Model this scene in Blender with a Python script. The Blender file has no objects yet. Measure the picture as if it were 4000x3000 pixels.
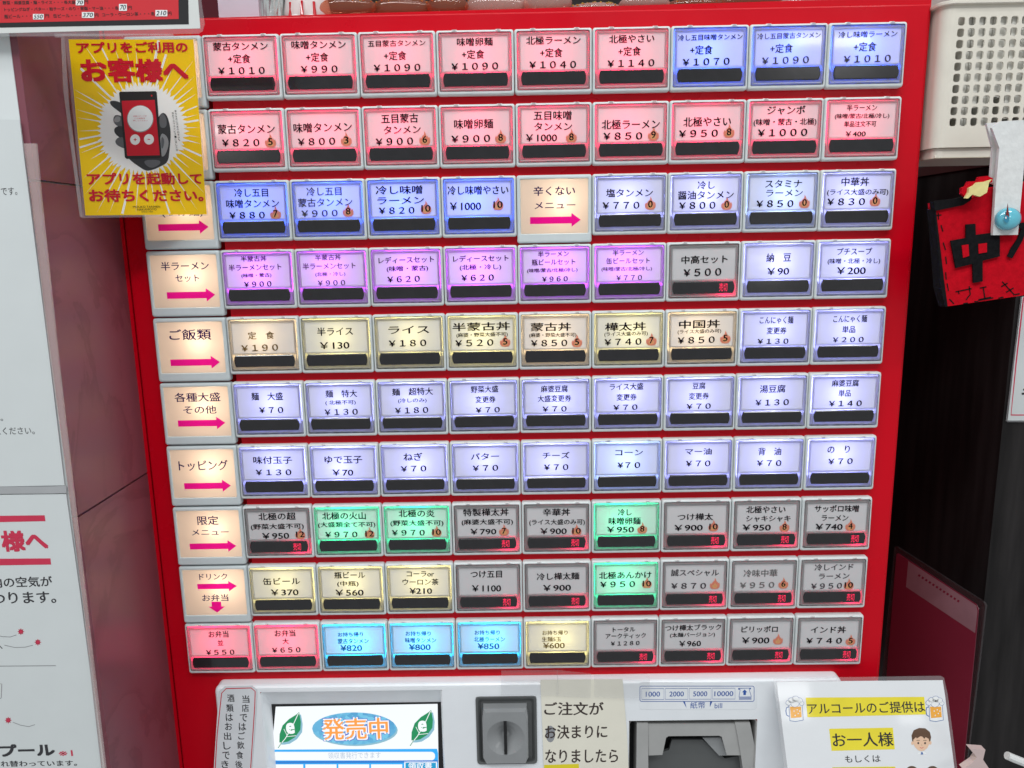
import bpy, math, random
from mathutils import Vector, Matrix
random.seed(7)
scene = bpy.context.scene
U = 0.036                      # metres per button module; every coordinate below is in modules

# ------------------------------------------------------------ camera
CM = Matrix(((0.99984, 0.00399, -0.01723), (-0.01619, -0.18605, -0.98241), (-0.00712, 0.98253, -0.18596)))
CP = Vector((-0.02681, -10.43485, -2.62653))
FPX = 3000.0
cam_d = bpy.data.cameras.new("camera"); cam = bpy.data.objects.new("camera", cam_d)
scene.collection.objects.link(cam); scene.camera = cam
cam_d.sensor_width = 36.0; cam_d.lens = 36.0 * FPX / 4000.0
cam_d.clip_start = 0.01; cam_d.clip_end = 50
mw = Matrix.Identity(4)
for i in range(3):
    mw[i][0] = CM[0][i]; mw[i][1] = -CM[1][i]; mw[i][2] = -CM[2][i]; mw[i][3] = CP[i] * U
cam.matrix_world = mw

# ------------------------------------------------------------ world and lights
scene.view_settings.view_transform = 'Standard'; scene.view_settings.look = 'None'
scene.view_settings.exposure = 0.0; scene.view_settings.gamma = 1.0
world = bpy.data.worlds.new("World"); scene.world = world; world.use_nodes = True
world.node_tree.nodes['Background'].inputs[0].default_value = (0.93, 0.97, 1.0, 1)
world.node_tree.nodes['Background'].inputs[1].default_value = 0.41
scene.cycles.use_denoising = True
scene.cycles.max_bounces = 8; scene.cycles.diffuse_bounces = 4; scene.cycles.glossy_bounces = 4
scene.cycles.transparent_max_bounces = 12; scene.cycles.sample_clamp_indirect = 3.0
scene.cycles.use_light_tree = True
scene.cycles.caustics_reflective = False; scene.cycles.caustics_refractive = False

def area(name, loc, target, sx, sy, watts, col=(1, 1, 1)):
    d = bpy.data.lights.new(name, 'AREA'); d.shape = 'RECTANGLE'; d.size = sx * U; d.size_y = sy * U
    d.energy = watts; d.color = col
    o = bpy.data.objects.new(name, d); scene.collection.objects.link(o)
    o.location = Vector(loc) * U
    o.rotation_euler = (Vector(target) - Vector(loc)).to_track_quat('-Z', 'Y').to_euler()
    return o
area('ceiling_tube_light', (-14, -26, 30), (0, 0, -4), 34, 3, 9.0, (0.97, 0.99, 1.0))
area('ceiling_tube_light', (12, -30, 30), (0, 0, -4), 34, 3, 9.0, (0.97, 0.99, 1.0))
area('ceiling_tube_light', (0, -14, 26), (0, 0, -4), 44, 2.5, 4.0, (0.97, 0.99, 1.0))

area('glare_light', (-41, -100, 13), (-4, 0, -1), 6, 1.6, 0.9, (1, .95, .88))  # added lamps, placed so upper button cards mirror them as glare
area('glare_light', (43, -100, 24), (4, 0, -1), 9, 3, 2.0, (1, 1, 1))
# ------------------------------------------------------------ pixel rays (authoring aid: a point seen at a pixel, on a real plane)
CMT = CM.transposed()
def ray(px, py): return CMT @ Vector(((px - 2000) / FPX, (py - 1500) / FPX, 1.0))
class Plane:
    def __init__(s, p, n):
        s.p = Vector(p); s.n = Vector(n).normalized()
        if s.n.dot(CP - s.p) < 0: s.n = -s.n
    def hit(s, px, py, off=0.0):
        d = ray(px, py); q = s.p + s.n * off
        t = (q - CP).dot(s.n) / d.dot(s.n)
        return CP + d * t
def YP(y): return Plane((0, y, 0), (0, -1, 0))
def XP(x): return Plane((x, 0, 0), (1, 0, 0))

# ------------------------------------------------------------ materials
MATS = {}
def mat(name, col, rough=0.5, coat=0.0, metal=0.0, noise=0.05, scale=60.0, spec=0.5, bump=0.0, emit=None, estr=0.0, coatr=0.05, stretch=None):
    if name in MATS: return MATS[name]
    m = bpy.data.materials.new(name); m.use_nodes = True; nt = m.node_tree
    b = nt.nodes['Principled BSDF']
    tc = nt.nodes.new('ShaderNodeTexCoord'); nz = nt.nodes.new('ShaderNodeTexNoise')
    nz.inputs['Scale'].default_value = scale; nz.inputs['Detail'].default_value = 4
    if stretch:
        mp = nt.nodes.new('ShaderNodeMapping'); mp.inputs['Scale'].default_value = stretch
        nt.links.new(tc.outputs['Object'], mp.inputs[0]); nt.links.new(mp.outputs[0], nz.inputs['Vector'])
    else: nt.links.new(tc.outputs['Object'], nz.inputs['Vector'])
    mr = nt.nodes.new('ShaderNodeMapRange'); mr.inputs['To Min'].default_value = 1 - noise; mr.inputs['To Max'].default_value = 1 + noise
    mr.inputs['From Min'].default_value = 0.3; mr.inputs['From Max'].default_value = 0.7
    nt.links.new(nz.outputs['Fac'], mr.inputs['Value'])
    vm = nt.nodes.new('ShaderNodeVectorMath'); vm.operation = 'SCALE'; vm.inputs[0].default_value = col[:3]
    nt.links.new(mr.outputs[0], vm.inputs['Scale']); nt.links.new(vm.outputs[0], b.inputs['Base Color'])
    b.inputs['Roughness'].default_value = rough; b.inputs['Metallic'].default_value = metal
    b.inputs['Specular IOR Level'].default_value = spec
    b.inputs['Coat Weight'].default_value = coat; b.inputs['Coat Roughness'].default_value = coatr
    if bump:
        bp = nt.nodes.new('ShaderNodeBump'); bp.inputs['Strength'].default_value = bump; bp.inputs['Distance'].default_value = 0.0004
        nt.links.new(nz.outputs['Fac'], bp.inputs['Height']); nt.links.new(bp.outputs[0], b.inputs['Normal'])
    if emit:
        b.inputs['Emission Color'].default_value = (*emit, 1); b.inputs['Emission Strength'].default_value = estr
    MATS[name] = m; return m

def fresnel(nt):
    fr = nt.nodes.new('ShaderNodeFresnel'); ge = nt.nodes.new('ShaderNodeNewGeometry'); ma = nt.nodes.new('ShaderNodeMath')
    ma.operation = 'MULTIPLY_ADD'; ma.inputs[1].default_value = 1 / 1.45 - 1.45; ma.inputs[2].default_value = 1.45
    nt.links.new(ge.outputs['Backfacing'], ma.inputs[0]); nt.links.new(ma.outputs[0], fr.inputs[0]); return fr
def thin(name, col, trans=0.5, gloss=0.0, rough=0.1, tcol=None):
    """paper or diffusing plastic: part of the light goes through"""
    if name in MATS: return MATS[name]
    m = bpy.data.materials.new(name); m.use_nodes = True; nt = m.node_tree; nt.nodes.clear()
    out = nt.nodes.new('ShaderNodeOutputMaterial')
    tc = nt.nodes.new('ShaderNodeTexCoord'); nz = nt.nodes.new('ShaderNodeTexNoise'); nz.inputs['Scale'].default_value = 90
    nz.inputs['Detail'].default_value = 3
    nt.links.new(tc.outputs['Object'], nz.inputs['Vector'])
    mr = nt.nodes.new('ShaderNodeMapRange'); mr.inputs['To Min'].default_value = 0.96; mr.inputs['To Max'].default_value = 1.02
    nt.links.new(nz.outputs['Fac'], mr.inputs['Value'])
    vm = nt.nodes.new('ShaderNodeVectorMath'); vm.operation = 'SCALE'; vm.inputs[0].default_value = col
    nt.links.new(mr.outputs[0], vm.inputs['Scale'])
    df = nt.nodes.new('ShaderNodeBsdfDiffuse'); tr = nt.nodes.new('ShaderNodeBsdfTranslucent')
    nt.links.new(vm.outputs[0], df.inputs[0])
    tr.inputs[0].default_value = (*(tcol or col), 1)
    mx = nt.nodes.new('ShaderNodeMixShader'); mx.inputs[0].default_value = trans
    nt.links.new(df.outputs[0], mx.inputs[1]); nt.links.new(tr.outputs[0], mx.inputs[2])
    last = mx
    if gloss > 0:
        gl = nt.nodes.new('ShaderNodeBsdfGlossy'); gl.inputs['Roughness'].default_value = rough
        fr = fresnel(nt)
        ml = nt.nodes.new('ShaderNodeMath'); ml.operation = 'MULTIPLY'; ml.inputs[1].default_value = gloss
        nt.links.new(fr.outputs[0], ml.inputs[0])
        m2 = nt.nodes.new('ShaderNodeMixShader'); nt.links.new(ml.outputs[0], m2.inputs[0])
        nt.links.new(mx.outputs[0], m2.inputs[1]); nt.links.new(gl.outputs[0], m2.inputs[2]); last = m2
    nt.links.new(last.outputs[0], out.inputs[0])
    MATS[name] = m; return m

def film(name, col=(1, 1, 1), alpha=0.25, gloss=1.0, rough=0.06, body=(0.8, 0.8, 0.82)):
    """clear plastic film: see-through, faint milky body, shiny"""
    if name in MATS: return MATS[name]
    m = bpy.data.materials.new(name); m.use_nodes = True; nt = m.node_tree; nt.nodes.clear()
    out = nt.nodes.new('ShaderNodeOutputMaterial')
    tp = nt.nodes.new('ShaderNodeBsdfTransparent'); tp.inputs[0].default_value = (*col, 1)
    df = nt.nodes.new('ShaderNodeBsdfDiffuse'); df.inputs[0].default_value = (*body, 1)
    nz = nt.nodes.new('ShaderNodeTexNoise'); nz.inputs['Scale'].default_value = 120
    tc = nt.nodes.new('ShaderNodeTexCoord'); nt.links.new(tc.outputs['Object'], nz.inputs['Vector'])
    mr = nt.nodes.new('ShaderNodeMapRange'); mr.inputs['To Min'].default_value = alpha * 0.8; mr.inputs['To Max'].default_value = alpha * 1.2
    nt.links.new(nz.outputs['Fac'], mr.inputs['Value'])
    mx = nt.nodes.new('ShaderNodeMixShader'); nt.links.new(mr.outputs[0], mx.inputs[0])
    nt.links.new(tp.outputs[0], mx.inputs[1]); nt.links.new(df.outputs[0], mx.inputs[2])
    gl = nt.nodes.new('ShaderNodeBsdfGlossy'); gl.inputs['Roughness'].default_value = rough
    fr = fresnel(nt)
    ml = nt.nodes.new('ShaderNodeMath'); ml.operation = 'MULTIPLY'; ml.inputs[1].default_value = gloss
    nt.links.new(fr.outputs[0], ml.inputs[0])
    m2 = nt.nodes.new('ShaderNodeMixShader'); nt.links.new(ml.outputs[0], m2.inputs[0])
    nt.links.new(mx.outputs[0], m2.inputs[1]); nt.links.new(gl.outputs[0], m2.inputs[2])
    nt.links.new(m2.outputs[0], out.inputs[0])
    MATS[name] = m; return m

def glow(name, col, strength):
    return mat(name, (0.02, 0.02, 0.02), 0.3, emit=col, estr=strength)

RED = mat('red_enamel', (0.58, 0.0, 0.010), 0.30, noise=0.07, scale=9, bump=0.05, spec=.20)
BEZEL = mat('grey_white_plastic', (0.66, 0.70, 0.70), 0.42, noise=0.05, scale=150, bump=0.04)
LFRAME = mat('pale_blue_grey_plastic', (0.60, 0.66, 0.67), 0.42, noise=0.03, scale=120, bump=0.04)
PANELW = mat('white_moulded_plastic', (0.84, 0.87, 0.90), 0.3, noise=0.02, scale=80, coat=0.2, coatr=0.12)
CARD = thin('backlit_paper', (0.71, 0.70, 0.71), 0.20, 0.9, 0.07, (.50, .50, .50))
RIM = thin('clear_cap_plastic', (0.26, 0.25, 0.255), 0.70, 0.8, 0.10, (0.97, 0.97, 0.97))
LCARD = thin('backlit_label_film', (0.72, 0.64, 0.55), 0.5, 0.5, 0.15, (0.95, 0.80, 0.68))
STATUS = mat('smoked_window', (0.012, 0.011, 0.013), 0.16, coat=0.5, noise=0.2, scale=200, bump=0.02)
INK = thin('black_ink', (0.010, 0.007, 0.010), 0.06)
HAZEFADE = thin('faded_and_hazed_ink', (0.08, 0.07, 0.08), 0.2)  # faded print; also greys top-row text to imitate glare haze
VFADE = thin('very_faded_ink', (0.22, 0.21, 0.21), 0.4)
BLOOMINK = thin('bloom_blue_ink', (0.02, 0.10, 0.30), 0.4)  # dark text tinted blue to imitate bloom on the cyan buttons
YINK = thin('brown_print_ink', (0.16, 0.11, 0.05), 0.4)
NAVY = thin('navy_print_ink', (0.03, 0.010, 0.09), 0.05)
MAGENTA = thin('magenta_print', (0.85, 0.01, 0.30), 0.55, tcol=(1.0, 0.02, 0.62))
FLAMEO = thin('orange_flame_print', (0.85, 0.30, 0.20), 0.3, tcol=(0.6, 0.25, 0.2))
FLAMEY = thin('yellow_flame_print', (0.85, 0.52, 0.25), 0.45, tcol=(0.95, 0.6, 0.3))
SOLD = glow('sold_out_led', (1.0, 0.01, 0.08), 1.5)

# ------------------------------------------------------------ text outlines from the built-in font, cached as flat meshes
nt_ = RED.node_tree; n_ = nt_.nodes.new('ShaderNodeTexNoise'); n_.inputs['Scale'].default_value = 22; n_.inputs['Detail'].default_value = 8
t_ = nt_.nodes.new('ShaderNodeTexCoord'); nt_.links.new(t_.outputs['Object'], n_.inputs['Vector'])
r_ = nt_.nodes.new('ShaderNodeMapRange'); r_.inputs['From Min'].default_value = .35; r_.inputs['From Max'].default_value = .65; r_.inputs['To Min'].default_value = .2; r_.inputs['To Max'].default_value = .5
nt_.links.new(n_.outputs['Fac'], r_.inputs['Value']); nt_.links.new(r_.outputs[0], nt_.nodes['Principled BSDF'].inputs['Roughness'])
TXT = {}
def prep_text(strings, bold=0.0):
    objs = []
    for s in strings:
        if (s, bold) in TXT: continue
        c = bpy.data.curves.new('t', 'FONT'); c.body = s; c.size = 1.0; c.resolution_u = 3
        c.fill_mode = 'FRONT'
        o = bpy.data.objects.new('t', c); scene.collection.objects.link(o); objs.append((s, o))
    bpy.context.view_layer.update()
    dg = bpy.context.evaluated_depsgraph_get()
    for s, o in objs:
        me = o.evaluated_get(dg).to_mesh()
        vs = [(v.co.x, v.co.y) for v in me.vertices]; fs = [tuple(p.vertices) for p in me.polygons]
        o.evaluated_get(dg).to_mesh_clear()
        if not vs: vs = [(0, 0), (1, 0), (0, 1)]; fs = []
        n0 = len(vs); b = bold
        if b: 
            sh = ((-b, -b * .6), (b, b * .6)) if b <= .02 or b == .032 else ((-b, -b), (b, -b), (b, b), (-b, b), (0, 0))
            vs = [(x + sx, y + sy, k) for k, (sx, sy) in enumerate(sh) for x, y in vs]; fs = [tuple(i + k * n0 for i in f) for k in range(len(sh)) for f in fs]
        else: vs = [(x, y, 0) for x, y in vs]
        x0 = min(v[0] for v in vs); x1 = max(v[0] for v in vs); y0 = min(v[1] for v in vs); y1 = max(v[1] for v in vs)
        TXT[(s, bold)] = ([((x - x0) / max(x1 - x0, 1e-6), (y - y0) / max(y1 - y0, 1e-6), k * .0004) for x, y, k in vs], fs)
    for s, o in objs:
        c = o.data; bpy.data.objects.remove(o); bpy.data.curves.remove(c)

# ------------------------------------------------------------ mesh accumulator
ORG = {}
class Acc:
    def __init__(s): s.v = []; s.f = []; s.m = []; s.mats = []
    def mi(s, m):
        if m not in s.mats: s.mats.append(m)
        return s.mats.index(m)
    def add(s, vs, fs, m):
        b = len(s.v); s.v += [Vector(v) for v in vs]; k = s.mi(m)
        for f in fs: s.f.append(tuple(i + b for i in f)); s.m.append(k)
    def box(s, x0, x1, y0, y1, z0, z1, m):
        s.add([(x0, y0, z0), (x1, y0, z0), (x1, y1, z0), (x0, y1, z0), (x0, y0, z1), (x1, y0, z1), (x1, y1, z1), (x0, y1, z1)],
              [(0, 3, 2, 1), (4, 5, 6, 7), (0, 1, 5, 4), (1, 2, 6, 5), (2, 3, 7, 6), (3, 0, 4, 7)], m)
    def loft(s, loops, m, cap0=False, cap1=False, close=True):
        n = len(loops[0]); vs = [p for l in loops for p in l]; fs = []
        for k in range(len(loops) - 1):
            for i in range(n if close else n - 1):
                j = (i + 1) % n
                fs.append((k * n + i, k * n + j, (k + 1) * n + j, (k + 1) * n + i))
        if cap0: fs.append(tuple(reversed(range(n))))
        if cap1: fs.append(tuple((len(loops) - 1) * n + i for i in range(n)))
        s.add(vs, fs, m)
    def tube(s, pts, r, m, n=8, caps=True):
        pts = [Vector(p) for p in pts]; loops = []
        for i, p in enumerate(pts):
            d = (pts[min(i + 1, len(pts) - 1)] - pts[max(i - 1, 0)]).normalized()
            a = d.cross(Vector((0, 0, 1)));
            if a.length < 0.1: a = d.cross(Vector((1, 0, 0)))
            a.normalize(); b = d.cross(a); rr = r[i] if isinstance(r, (list, tuple)) else r
            loops.append([p + a * rr * math.cos(2 * math.pi * k / n) + b * rr * math.sin(2 * math.pi * k / n) for k in range(n)])
        s.loft(loops, m, caps, caps)
    def build(s, name, parent=None, smooth=False, org=None, label=None, mods=None):
        if org is None:
            org = Vector([(min(v[i] for v in s.v) + max(v[i] for v in s.v)) / 2 for i in range(3)])
        org = Vector(org)
        me = bpy.data.meshes.new(name)
        me.from_pydata([tuple((v - org) * U) for v in s.v], [], s.f)
        for m in s.mats: me.materials.append(m)
        me.polygons.foreach_set('material_index', s.m)
        if smooth: me.polygons.foreach_set('use_smooth', [True] * len(s.f))
        me.update()
        return link(name, me, org, parent, label)
def link(name, me, org, parent=None, label=None):
    o = bpy.data.objects.new(name, me); scene.collection.objects.link(o)
    org = Vector(org); ORG[o.name] = org
    if parent: o.parent = parent; o.location = (org - ORG[parent.name]) * U
    else: o.location = org * U
    if label: o['label'] = label
    return o
def empty(name, org): return link(name, None, org)
def tag(o, label=None, cat=None, group=None, kind=None):
    if label: o['label'] = label
    if cat: o['category'] = cat
    if group: o['group'] = group
    if kind: o['kind'] = kind
    return o

def rr(x0, x1, z0, z1, r, y, n=3):
    out = []
    for cx, cz, a0 in ((x1 - r, z1 - r, 0), (x0 + r, z1 - r, 90), (x0 + r, z0 + r, 180), (x1 - r, z0 + r, 270)):
        for k in range(n + 1):
            a = math.radians(a0 + 90 * k / n); out.append(Vector((cx + r * math.cos(a), y, cz + r * math.sin(a))))
    return out

# drawing on a real plane from positions read off the photograph (zoomed crop: origin ox,oy and scale sc)
class Draw:
    def __init__(s, plane, ox=0, oy=0, sc=1.0, base=0.0):
        s.pl = plane; s.ox = ox; s.oy = oy; s.sc = sc; s.base = base; s.a = Acc()
    def P(s, x, y, lay=0): return s.pl.hit(s.ox + x * s.sc, s.oy + y * s.sc, s.base + 0.0018 * lay)
    def poly(s, pts, m, lay=1):
        s.a.add([s.P(x, y, lay) for x, y in pts], [tuple(range(len(pts)))], m)
    def rect(s, x0, y0, x1, y1, m, lay=1): s.poly([(x0, y0), (x1, y0), (x1, y1), (x0, y1)], m, lay)
    def ell(s, cx, cy, rx, ry, m, lay=1, n=24, rot=0):
        c, q = math.cos(rot), math.sin(rot)
        s.poly([(cx + rx * math.cos(t) * c - ry * math.sin(t) * q, cy + rx * math.cos(t) * q + ry * math.sin(t) * c)
                for t in [2 * math.pi * k / n for k in range(n)]], m, lay)
    def line(s, pts, w, m, lay=1, closed=False):
        n = len(pts); L = []; R = []
        for i in range(n):
            a = pts[(i - 1) % n] if closed or i > 0 else pts[i]; b = pts[(i + 1) % n] if closed or i < n - 1 else pts[i]
            dx, dy = b[0] - a[0], b[1] - a[1]; l = math.hypot(dx, dy) or 1
            L.append((pts[i][0] - dy / l * w / 2, pts[i][1] + dx / l * w / 2)); R.append((pts[i][0] + dy / l * w / 2, pts[i][1] - dx / l * w / 2))
        for i in range(n if closed else n - 1):
            j = (i + 1) % n; s.poly([L[i], L[j], R[j], R[i]], m, lay)
    def rrl(s, x0, y0, x1, y1, r, n=4):
        o = []
        for cx, cy, a0 in ((x1 - r, y1 - r, 0), (x0 + r, y1 - r, 90), (x0 + r, y0 + r, 180), (x1 - r, y0 + r, 270)):
            for k in range(n + 1):
                a = math.radians(a0 + 90 * k / n); o.append((cx + r * math.cos(a), cy + r * math.sin(a)))
        return o
    def text(s, t, x0, y0, x1, y1, h, m, lay=2, lean=None, bold=0.0):
        """ink box of the text runs from (x0,y0) to (x1,y1) along its middle line, h tall"""
        prep_text([t], bold); vs, fs = TXT[(t, bold)]
        if lean is None:
            px, py = s.ox + x0 * s.sc, s.oy + y0 * s.sc; lean = (2278 - px) / (17349 - py)
        BL = s.P(x0 + lean * h / 2, y0 + h / 2, lay); BR = s.P(x1 + lean * h / 2, y1 + h / 2, lay); TL = s.P(x0 - lean * h / 2, y0 - h / 2, lay)
        ex, ey = BR - BL, TL - BL
        s.a.add([BL + ex * u + ey * v + s.pl.n * k for u, v, k in vs], fs, m)
    def flush(s, name, parent, **k):
        o = s.a.build(name, parent, **k); s.a = Acc(); return o

def slab(plane, pts, m, t=0.02, front=0.0):
    """a sheet of real thickness with given outline pixels"""
    a = Acc(); F = [plane.hit(x, y, front) for x, y in pts]; B = [p - plane.n * t for p in F]; n = len(pts)
    a.add(F + B, [tuple(range(n)), tuple(reversed(range(n, 2 * n)))] + [(i, (i + 1) % n, n + (i + 1) % n, n + i) for i in range(n)], m)
    return a
def margin(plane, outer, inner, m, t=0.012, front=0.0):
    a = Acc(); n = len(outer)
    F = [plane.hit(x, y, front) for x, y in outer]; G = [plane.hit(x, y, front) for x, y in inner]
    F2 = [p - plane.n * t for p in F]
    a.add(F + G + F2, [(i, (i + 1) % n, n + (i + 1) % n, n + i) for i in range(n)] + [(i, (i + 1) % n, 2 * n + (i + 1) % n, 2 * n + i) for i in range(n)], m)
    return a

# ============================================================ THE TICKET MACHINE
ROWP, MODH, LABH = 0.9028, 0.7997, 0.89
FY = 0.10                                             # front of the red face; button frames stand proud of it to Y=0
faceL = YP(FY)
XL = (faceL.hit(463, 846).x + faceL.hit(596, 2131).x) / 2
XR = (faceL.hit(3558, 1000).x + faceL.hit(3433, 2657).x) / 2
ZT = faceL.hit(2200, 43).z
pan = YP(-0.10); pl, pr = pan.hit(836, 2690).x, pan.hit(3290, 2680).x; ZP = pan.hit(2000, 2668).z
machine = empty('ticket_machine', ((XL + XR) / 2, 3.0, -14))
tag(machine, 'red meal ticket vending machine covered with rows of lit menu buttons', 'ticket machine')

a = Acc()
xs = sorted([XL + 0.10, -4.95, -3.95, 4.95, XR - 0.03, pl + .08, pr - .08])
zs = [ZT - 0.02, -0.04]
for r in range(10): zs += [-(r * ROWP + 0.04), -(r * ROWP + MODH - 0.04)]
zs = sorted(set(round(z, 5) for z in zs), reverse=True); zs += [ZP - 0.08, -14.0]
for i in range(len(xs) - 1):
    for j in range(len(zs) - 1):
        zc = (zs[j] + zs[j + 1]) / 2; xc = (xs[i] + xs[i + 1]) / 2
        rr_ = int(-zc / ROWP) if zc < 0 else -1
        inrow = 0 <= rr_ <= 9 and (0.04 < -zc - rr_ * ROWP < MODH - 0.04)
        hole = (inrow and -3.95 < xc < 4.95) or (-4.95 < xc < -3.95 and -zc > 0.04 and (-zc < 8 * ROWP + LABH - 0.04 or inrow))
        if pl + .08 < xc < pr - .08 and zc < ZP - .08: hole = True
        if not hole: a.add([(xs[i], FY, zs[j]), (xs[i], FY, zs[j + 1]), (xs[i + 1], FY, zs[j + 1]), (xs[i + 1], FY, zs[j])], [(0, 1, 2, 3)], RED)
# rolled door edges
def roll(x, sx):
    pts = [(x, FY), (x + sx * 0.012, FY + 0.004), (x + sx * 0.022, FY + 0.02), (x + sx * 0.026, FY + 0.06), (x + sx * 0.026, FY + 0.4)]
    a.loft([[Vector((p[0], p[1], ZT - 0.02)) for p in pts], [Vector((p[0], p[1], -14)) for p in pts]], RED, close=False)
roll(XR - 0.03, 1); roll(XL + 0.10, -1)
pts = [(FY, ZT - 0.02), (FY + 0.004, ZT - 0.008), (FY + 0.02, ZT), (FY + 0.4, ZT)]
a.loft([[Vector((XL + 0.08, p[0], p[1])) for p in pts], [Vector((XR - 0.01, p[0], p[1])) for p in pts]], RED, close=False)
a.build('face_panel', machine)
a = Acc()                                              # cabinet behind the door
a.box(XL, XL + 0.06, FY + 0.02, 8, -14, ZT + 0.02, RED); a.box(XR - 0.03, XR + 0.03, FY + 0.06, 8, -14, ZT + 0.10, RED)
a.box(XL + 0.06, XR - 0.03, 7.9, 8, -14, ZT + 0.10, RED)
a.add([(XL, FY + 0.08, ZT + 0.01), (XR + 0.03, FY + 0.06, ZT + 0.10), (XR + 0.03, 8, ZT + 0.10), (XL, 8, ZT + 0.01),
       (XL, FY + 0.08, ZT - 0.3), (XR + 0.03, FY + 0.06, ZT - 0.3)], [(0, 1, 2, 3), (0, 4, 5, 1)], RED)
a.build('cabinet', machine)
a = Acc(); y0 = 0.9                                    # round white lock cap on the right flank
zc = XP(XR + 0.03).hit(3503, 1710).z
a.loft([[Vector((XR + 0.03 + dx, y0 + r * math.cos(t), zc + r * math.sin(t))) for t in [k * math.pi / 12 for k in range(24)]]
        for dx, r in ((0, 0.34), (0.05, 0.34), (0.09, 0.30), (0.10, 0.0001))], PANELW)
a.build('lock_cap', machine)

# ---- shared meshes for a menu button
OX0, OX1, OZ1, OZ0 = 0.040, 0.960, -0.053 * MODH, -0.924 * MODH
CX0, CX1, CZ1, CZ0 = 0.076, 0.924, -0.098 * MODH, -0.632 * MODH
SX0, SX1, SZ1, SZ0 = 0.082, 0.918, -0.662 * MODH, -0.866 * MODH
GRIME = mat('grimy_groove', (0.30, 0.31, 0.31), 0.6, noise=0.35, scale=300)
INNER = mat('white_light_box', (0.85, 0.85, 0.85), 0.6, noise=0.01)
def frame_mesh(h, ox0, ox1, oz1, oz0, m, g, back=0.46):
    a = Acc(); e = 0.004
    def L(i, y, r): return rr(e + i, 1 - e - i, -h + e + i, -e - i, r, y)
    def O(i, y, r=0.02): return rr(ox0 - i, ox1 + i, oz0 - i, oz1 + i, r, y)
    a.loft([L(0, FY + 0.01, 0.03), L(0, 0.03, 0.03), L(0.006, 0.012, 0.03), L(0.016, 0.003, 0.028), L(0.028, 0.0, 0.025)], m)
    a.loft([L(0.028, 0.0, 0.025), O(0.014, 0.0)], m)
    a.loft([O(0.014, 0.0), O(0.006, 0.012), O(0, 0.03)], g)
    a.loft([O(0, 0.03), O(0, back)], INNER, cap1=True)
    return a
GLINTM = mat('white_glint', (0.78, 0.80, 0.80), 0.25, noise=0.02)
a = frame_mesh(MODH, OX0, OX1, OZ1, OZ0, BEZEL, GRIME)
for tx in (0.24, 0.80):                                # white wedges shaped in place of reflected glints on the upper lip
    a.add([(tx - 0.035, -0.002, -0.028), (tx + 0.035, -0.002, -0.028), (tx + 0.012, -0.014, -0.006), (tx - 0.012, -0.014, -0.006),
           (tx - 0.035, 0.02, 0.0), (tx + 0.035, 0.02, 0.0)], [(0, 1, 2, 3), (3, 2, 5, 4), (0, 3, 4), (1, 5, 2)], GLINTM)
a.box(SX0, SX1, 0.035, 0.24, SZ1 - .012, SZ1 - .004, INNER)  # unseen baffle added to keep LED light off the lower rim
frame0 = a
a = Acc(); q = 0.014
def Or(i, y, r=0.02): return rr(OX0 + i, OX1 - i, OZ0 + i, OZ1 - i, r, y)
a.loft([Or(0.001, 0.06), Or(0.004, 0.012), Or(q, -0.019)], RIM)
X0, X1, Z0, Z1 = OX0 + q, OX1 - q, OZ0 + q, OZ1 - q
a.loft([rr(X0, X1, Z0, Z1, 0.02, -0.012), rr(X0 + 0.006, X1 - 0.006, Z0 + 0.006, Z1 - 0.006, 0.015, -0.019)], RIM)
X0 += 0.006; X1 -= 0.006; Z0 += 0.006; Z1 -= 0.006; yy = -0.006
for (p0, p1, q0, q1) in ((X0, X1, CZ1, Z1), (X0, CX0, CZ0, CZ1), (CX1, X1, CZ0, CZ1), (X0, X1, Z0, CZ0)):
    a.add([(p0, yy, q0), (p1, yy, q0), (p1, yy, q1), (p0, yy, q1)], [(0, 1, 2, 3)], RIM)
a.loft([rr(X0, X1, Z0, Z1, 0.001, yy), rr(X0, X1, Z0, Z1, 0.001, -0.019)], RIM)
a.loft([rr(CX0, CX1, CZ0, CZ1, 0.001, yy), rr(CX0 + 0.004, CX1 - 0.004, CZ0 + 0.004, CZ1 - 0.004, 0.001, 0.014)], RIM)
rim0 = a
def bowed(x0, x1, z0, z1, y, n=6, bow=0.02):
    out = []
    for k in range(n + 1):
        t = k / n; out.append(Vector((x1 - bow * (2 * t - 1) ** 2, y, z0 + (z1 - z0) * t)))
    for k in range(n + 1):
        t = 1 - k / n; out.append(Vector((x0 + bow * (2 * t - 1) ** 2, y, z0 + (z1 - z0) * t)))
    return out
a = Acc()
a.loft([bowed(SX0, SX1, SZ0, SZ1, -0.006), bowed(SX0 + .002, SX1 - .002, SZ0 + .002, SZ1 - .002, -0.016), bowed(SX0 + .012, SX1 - .012, SZ0 + .01, SZ1 - .01, -0.021)], STATUS, cap1=True)
stat0 = a
a = Acc(); n = 6; vs = []; fs = []
for j in range(n + 1):
    for i in range(n + 1):
        u, v = i / n, j / n
        vs.append((CX0 - 0.004 + (CX1 - CX0 + 0.008) * u, 0.006 + 0.006 * ((u - .5) ** 2 + (v - .5) ** 2), CZ0 - 0.004 + (CZ1 - CZ0 + 0.008) * v))
for j in range(n):
    for i in range(n):
        k = j * (n + 1) + i; fs.append((k, k + 1, k + n + 2, k + n + 1))
a.add(vs, fs, CARD); card0 = a
def mk(acc, name, smooth=False):
    me = bpy.data.meshes.new(name); me.from_pydata([tuple(v * U) for v in acc.v], [], acc.f)
    for m in acc.mats: me.materials.append(m)
    me.polygons.foreach_set('material_index', acc.m)
    if smooth: me.polygons.foreach_set('use_smooth', [True] * len(acc.f))
    me.update(); return me
ME_FRAME, ME_RIM, ME_STAT, ME_CARD = mk(frame0, 'menu_button'), mk(rim0, 'clear_rim'), mk(stat0, 'status_window'), mk(card0, 'name_card', True)

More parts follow.
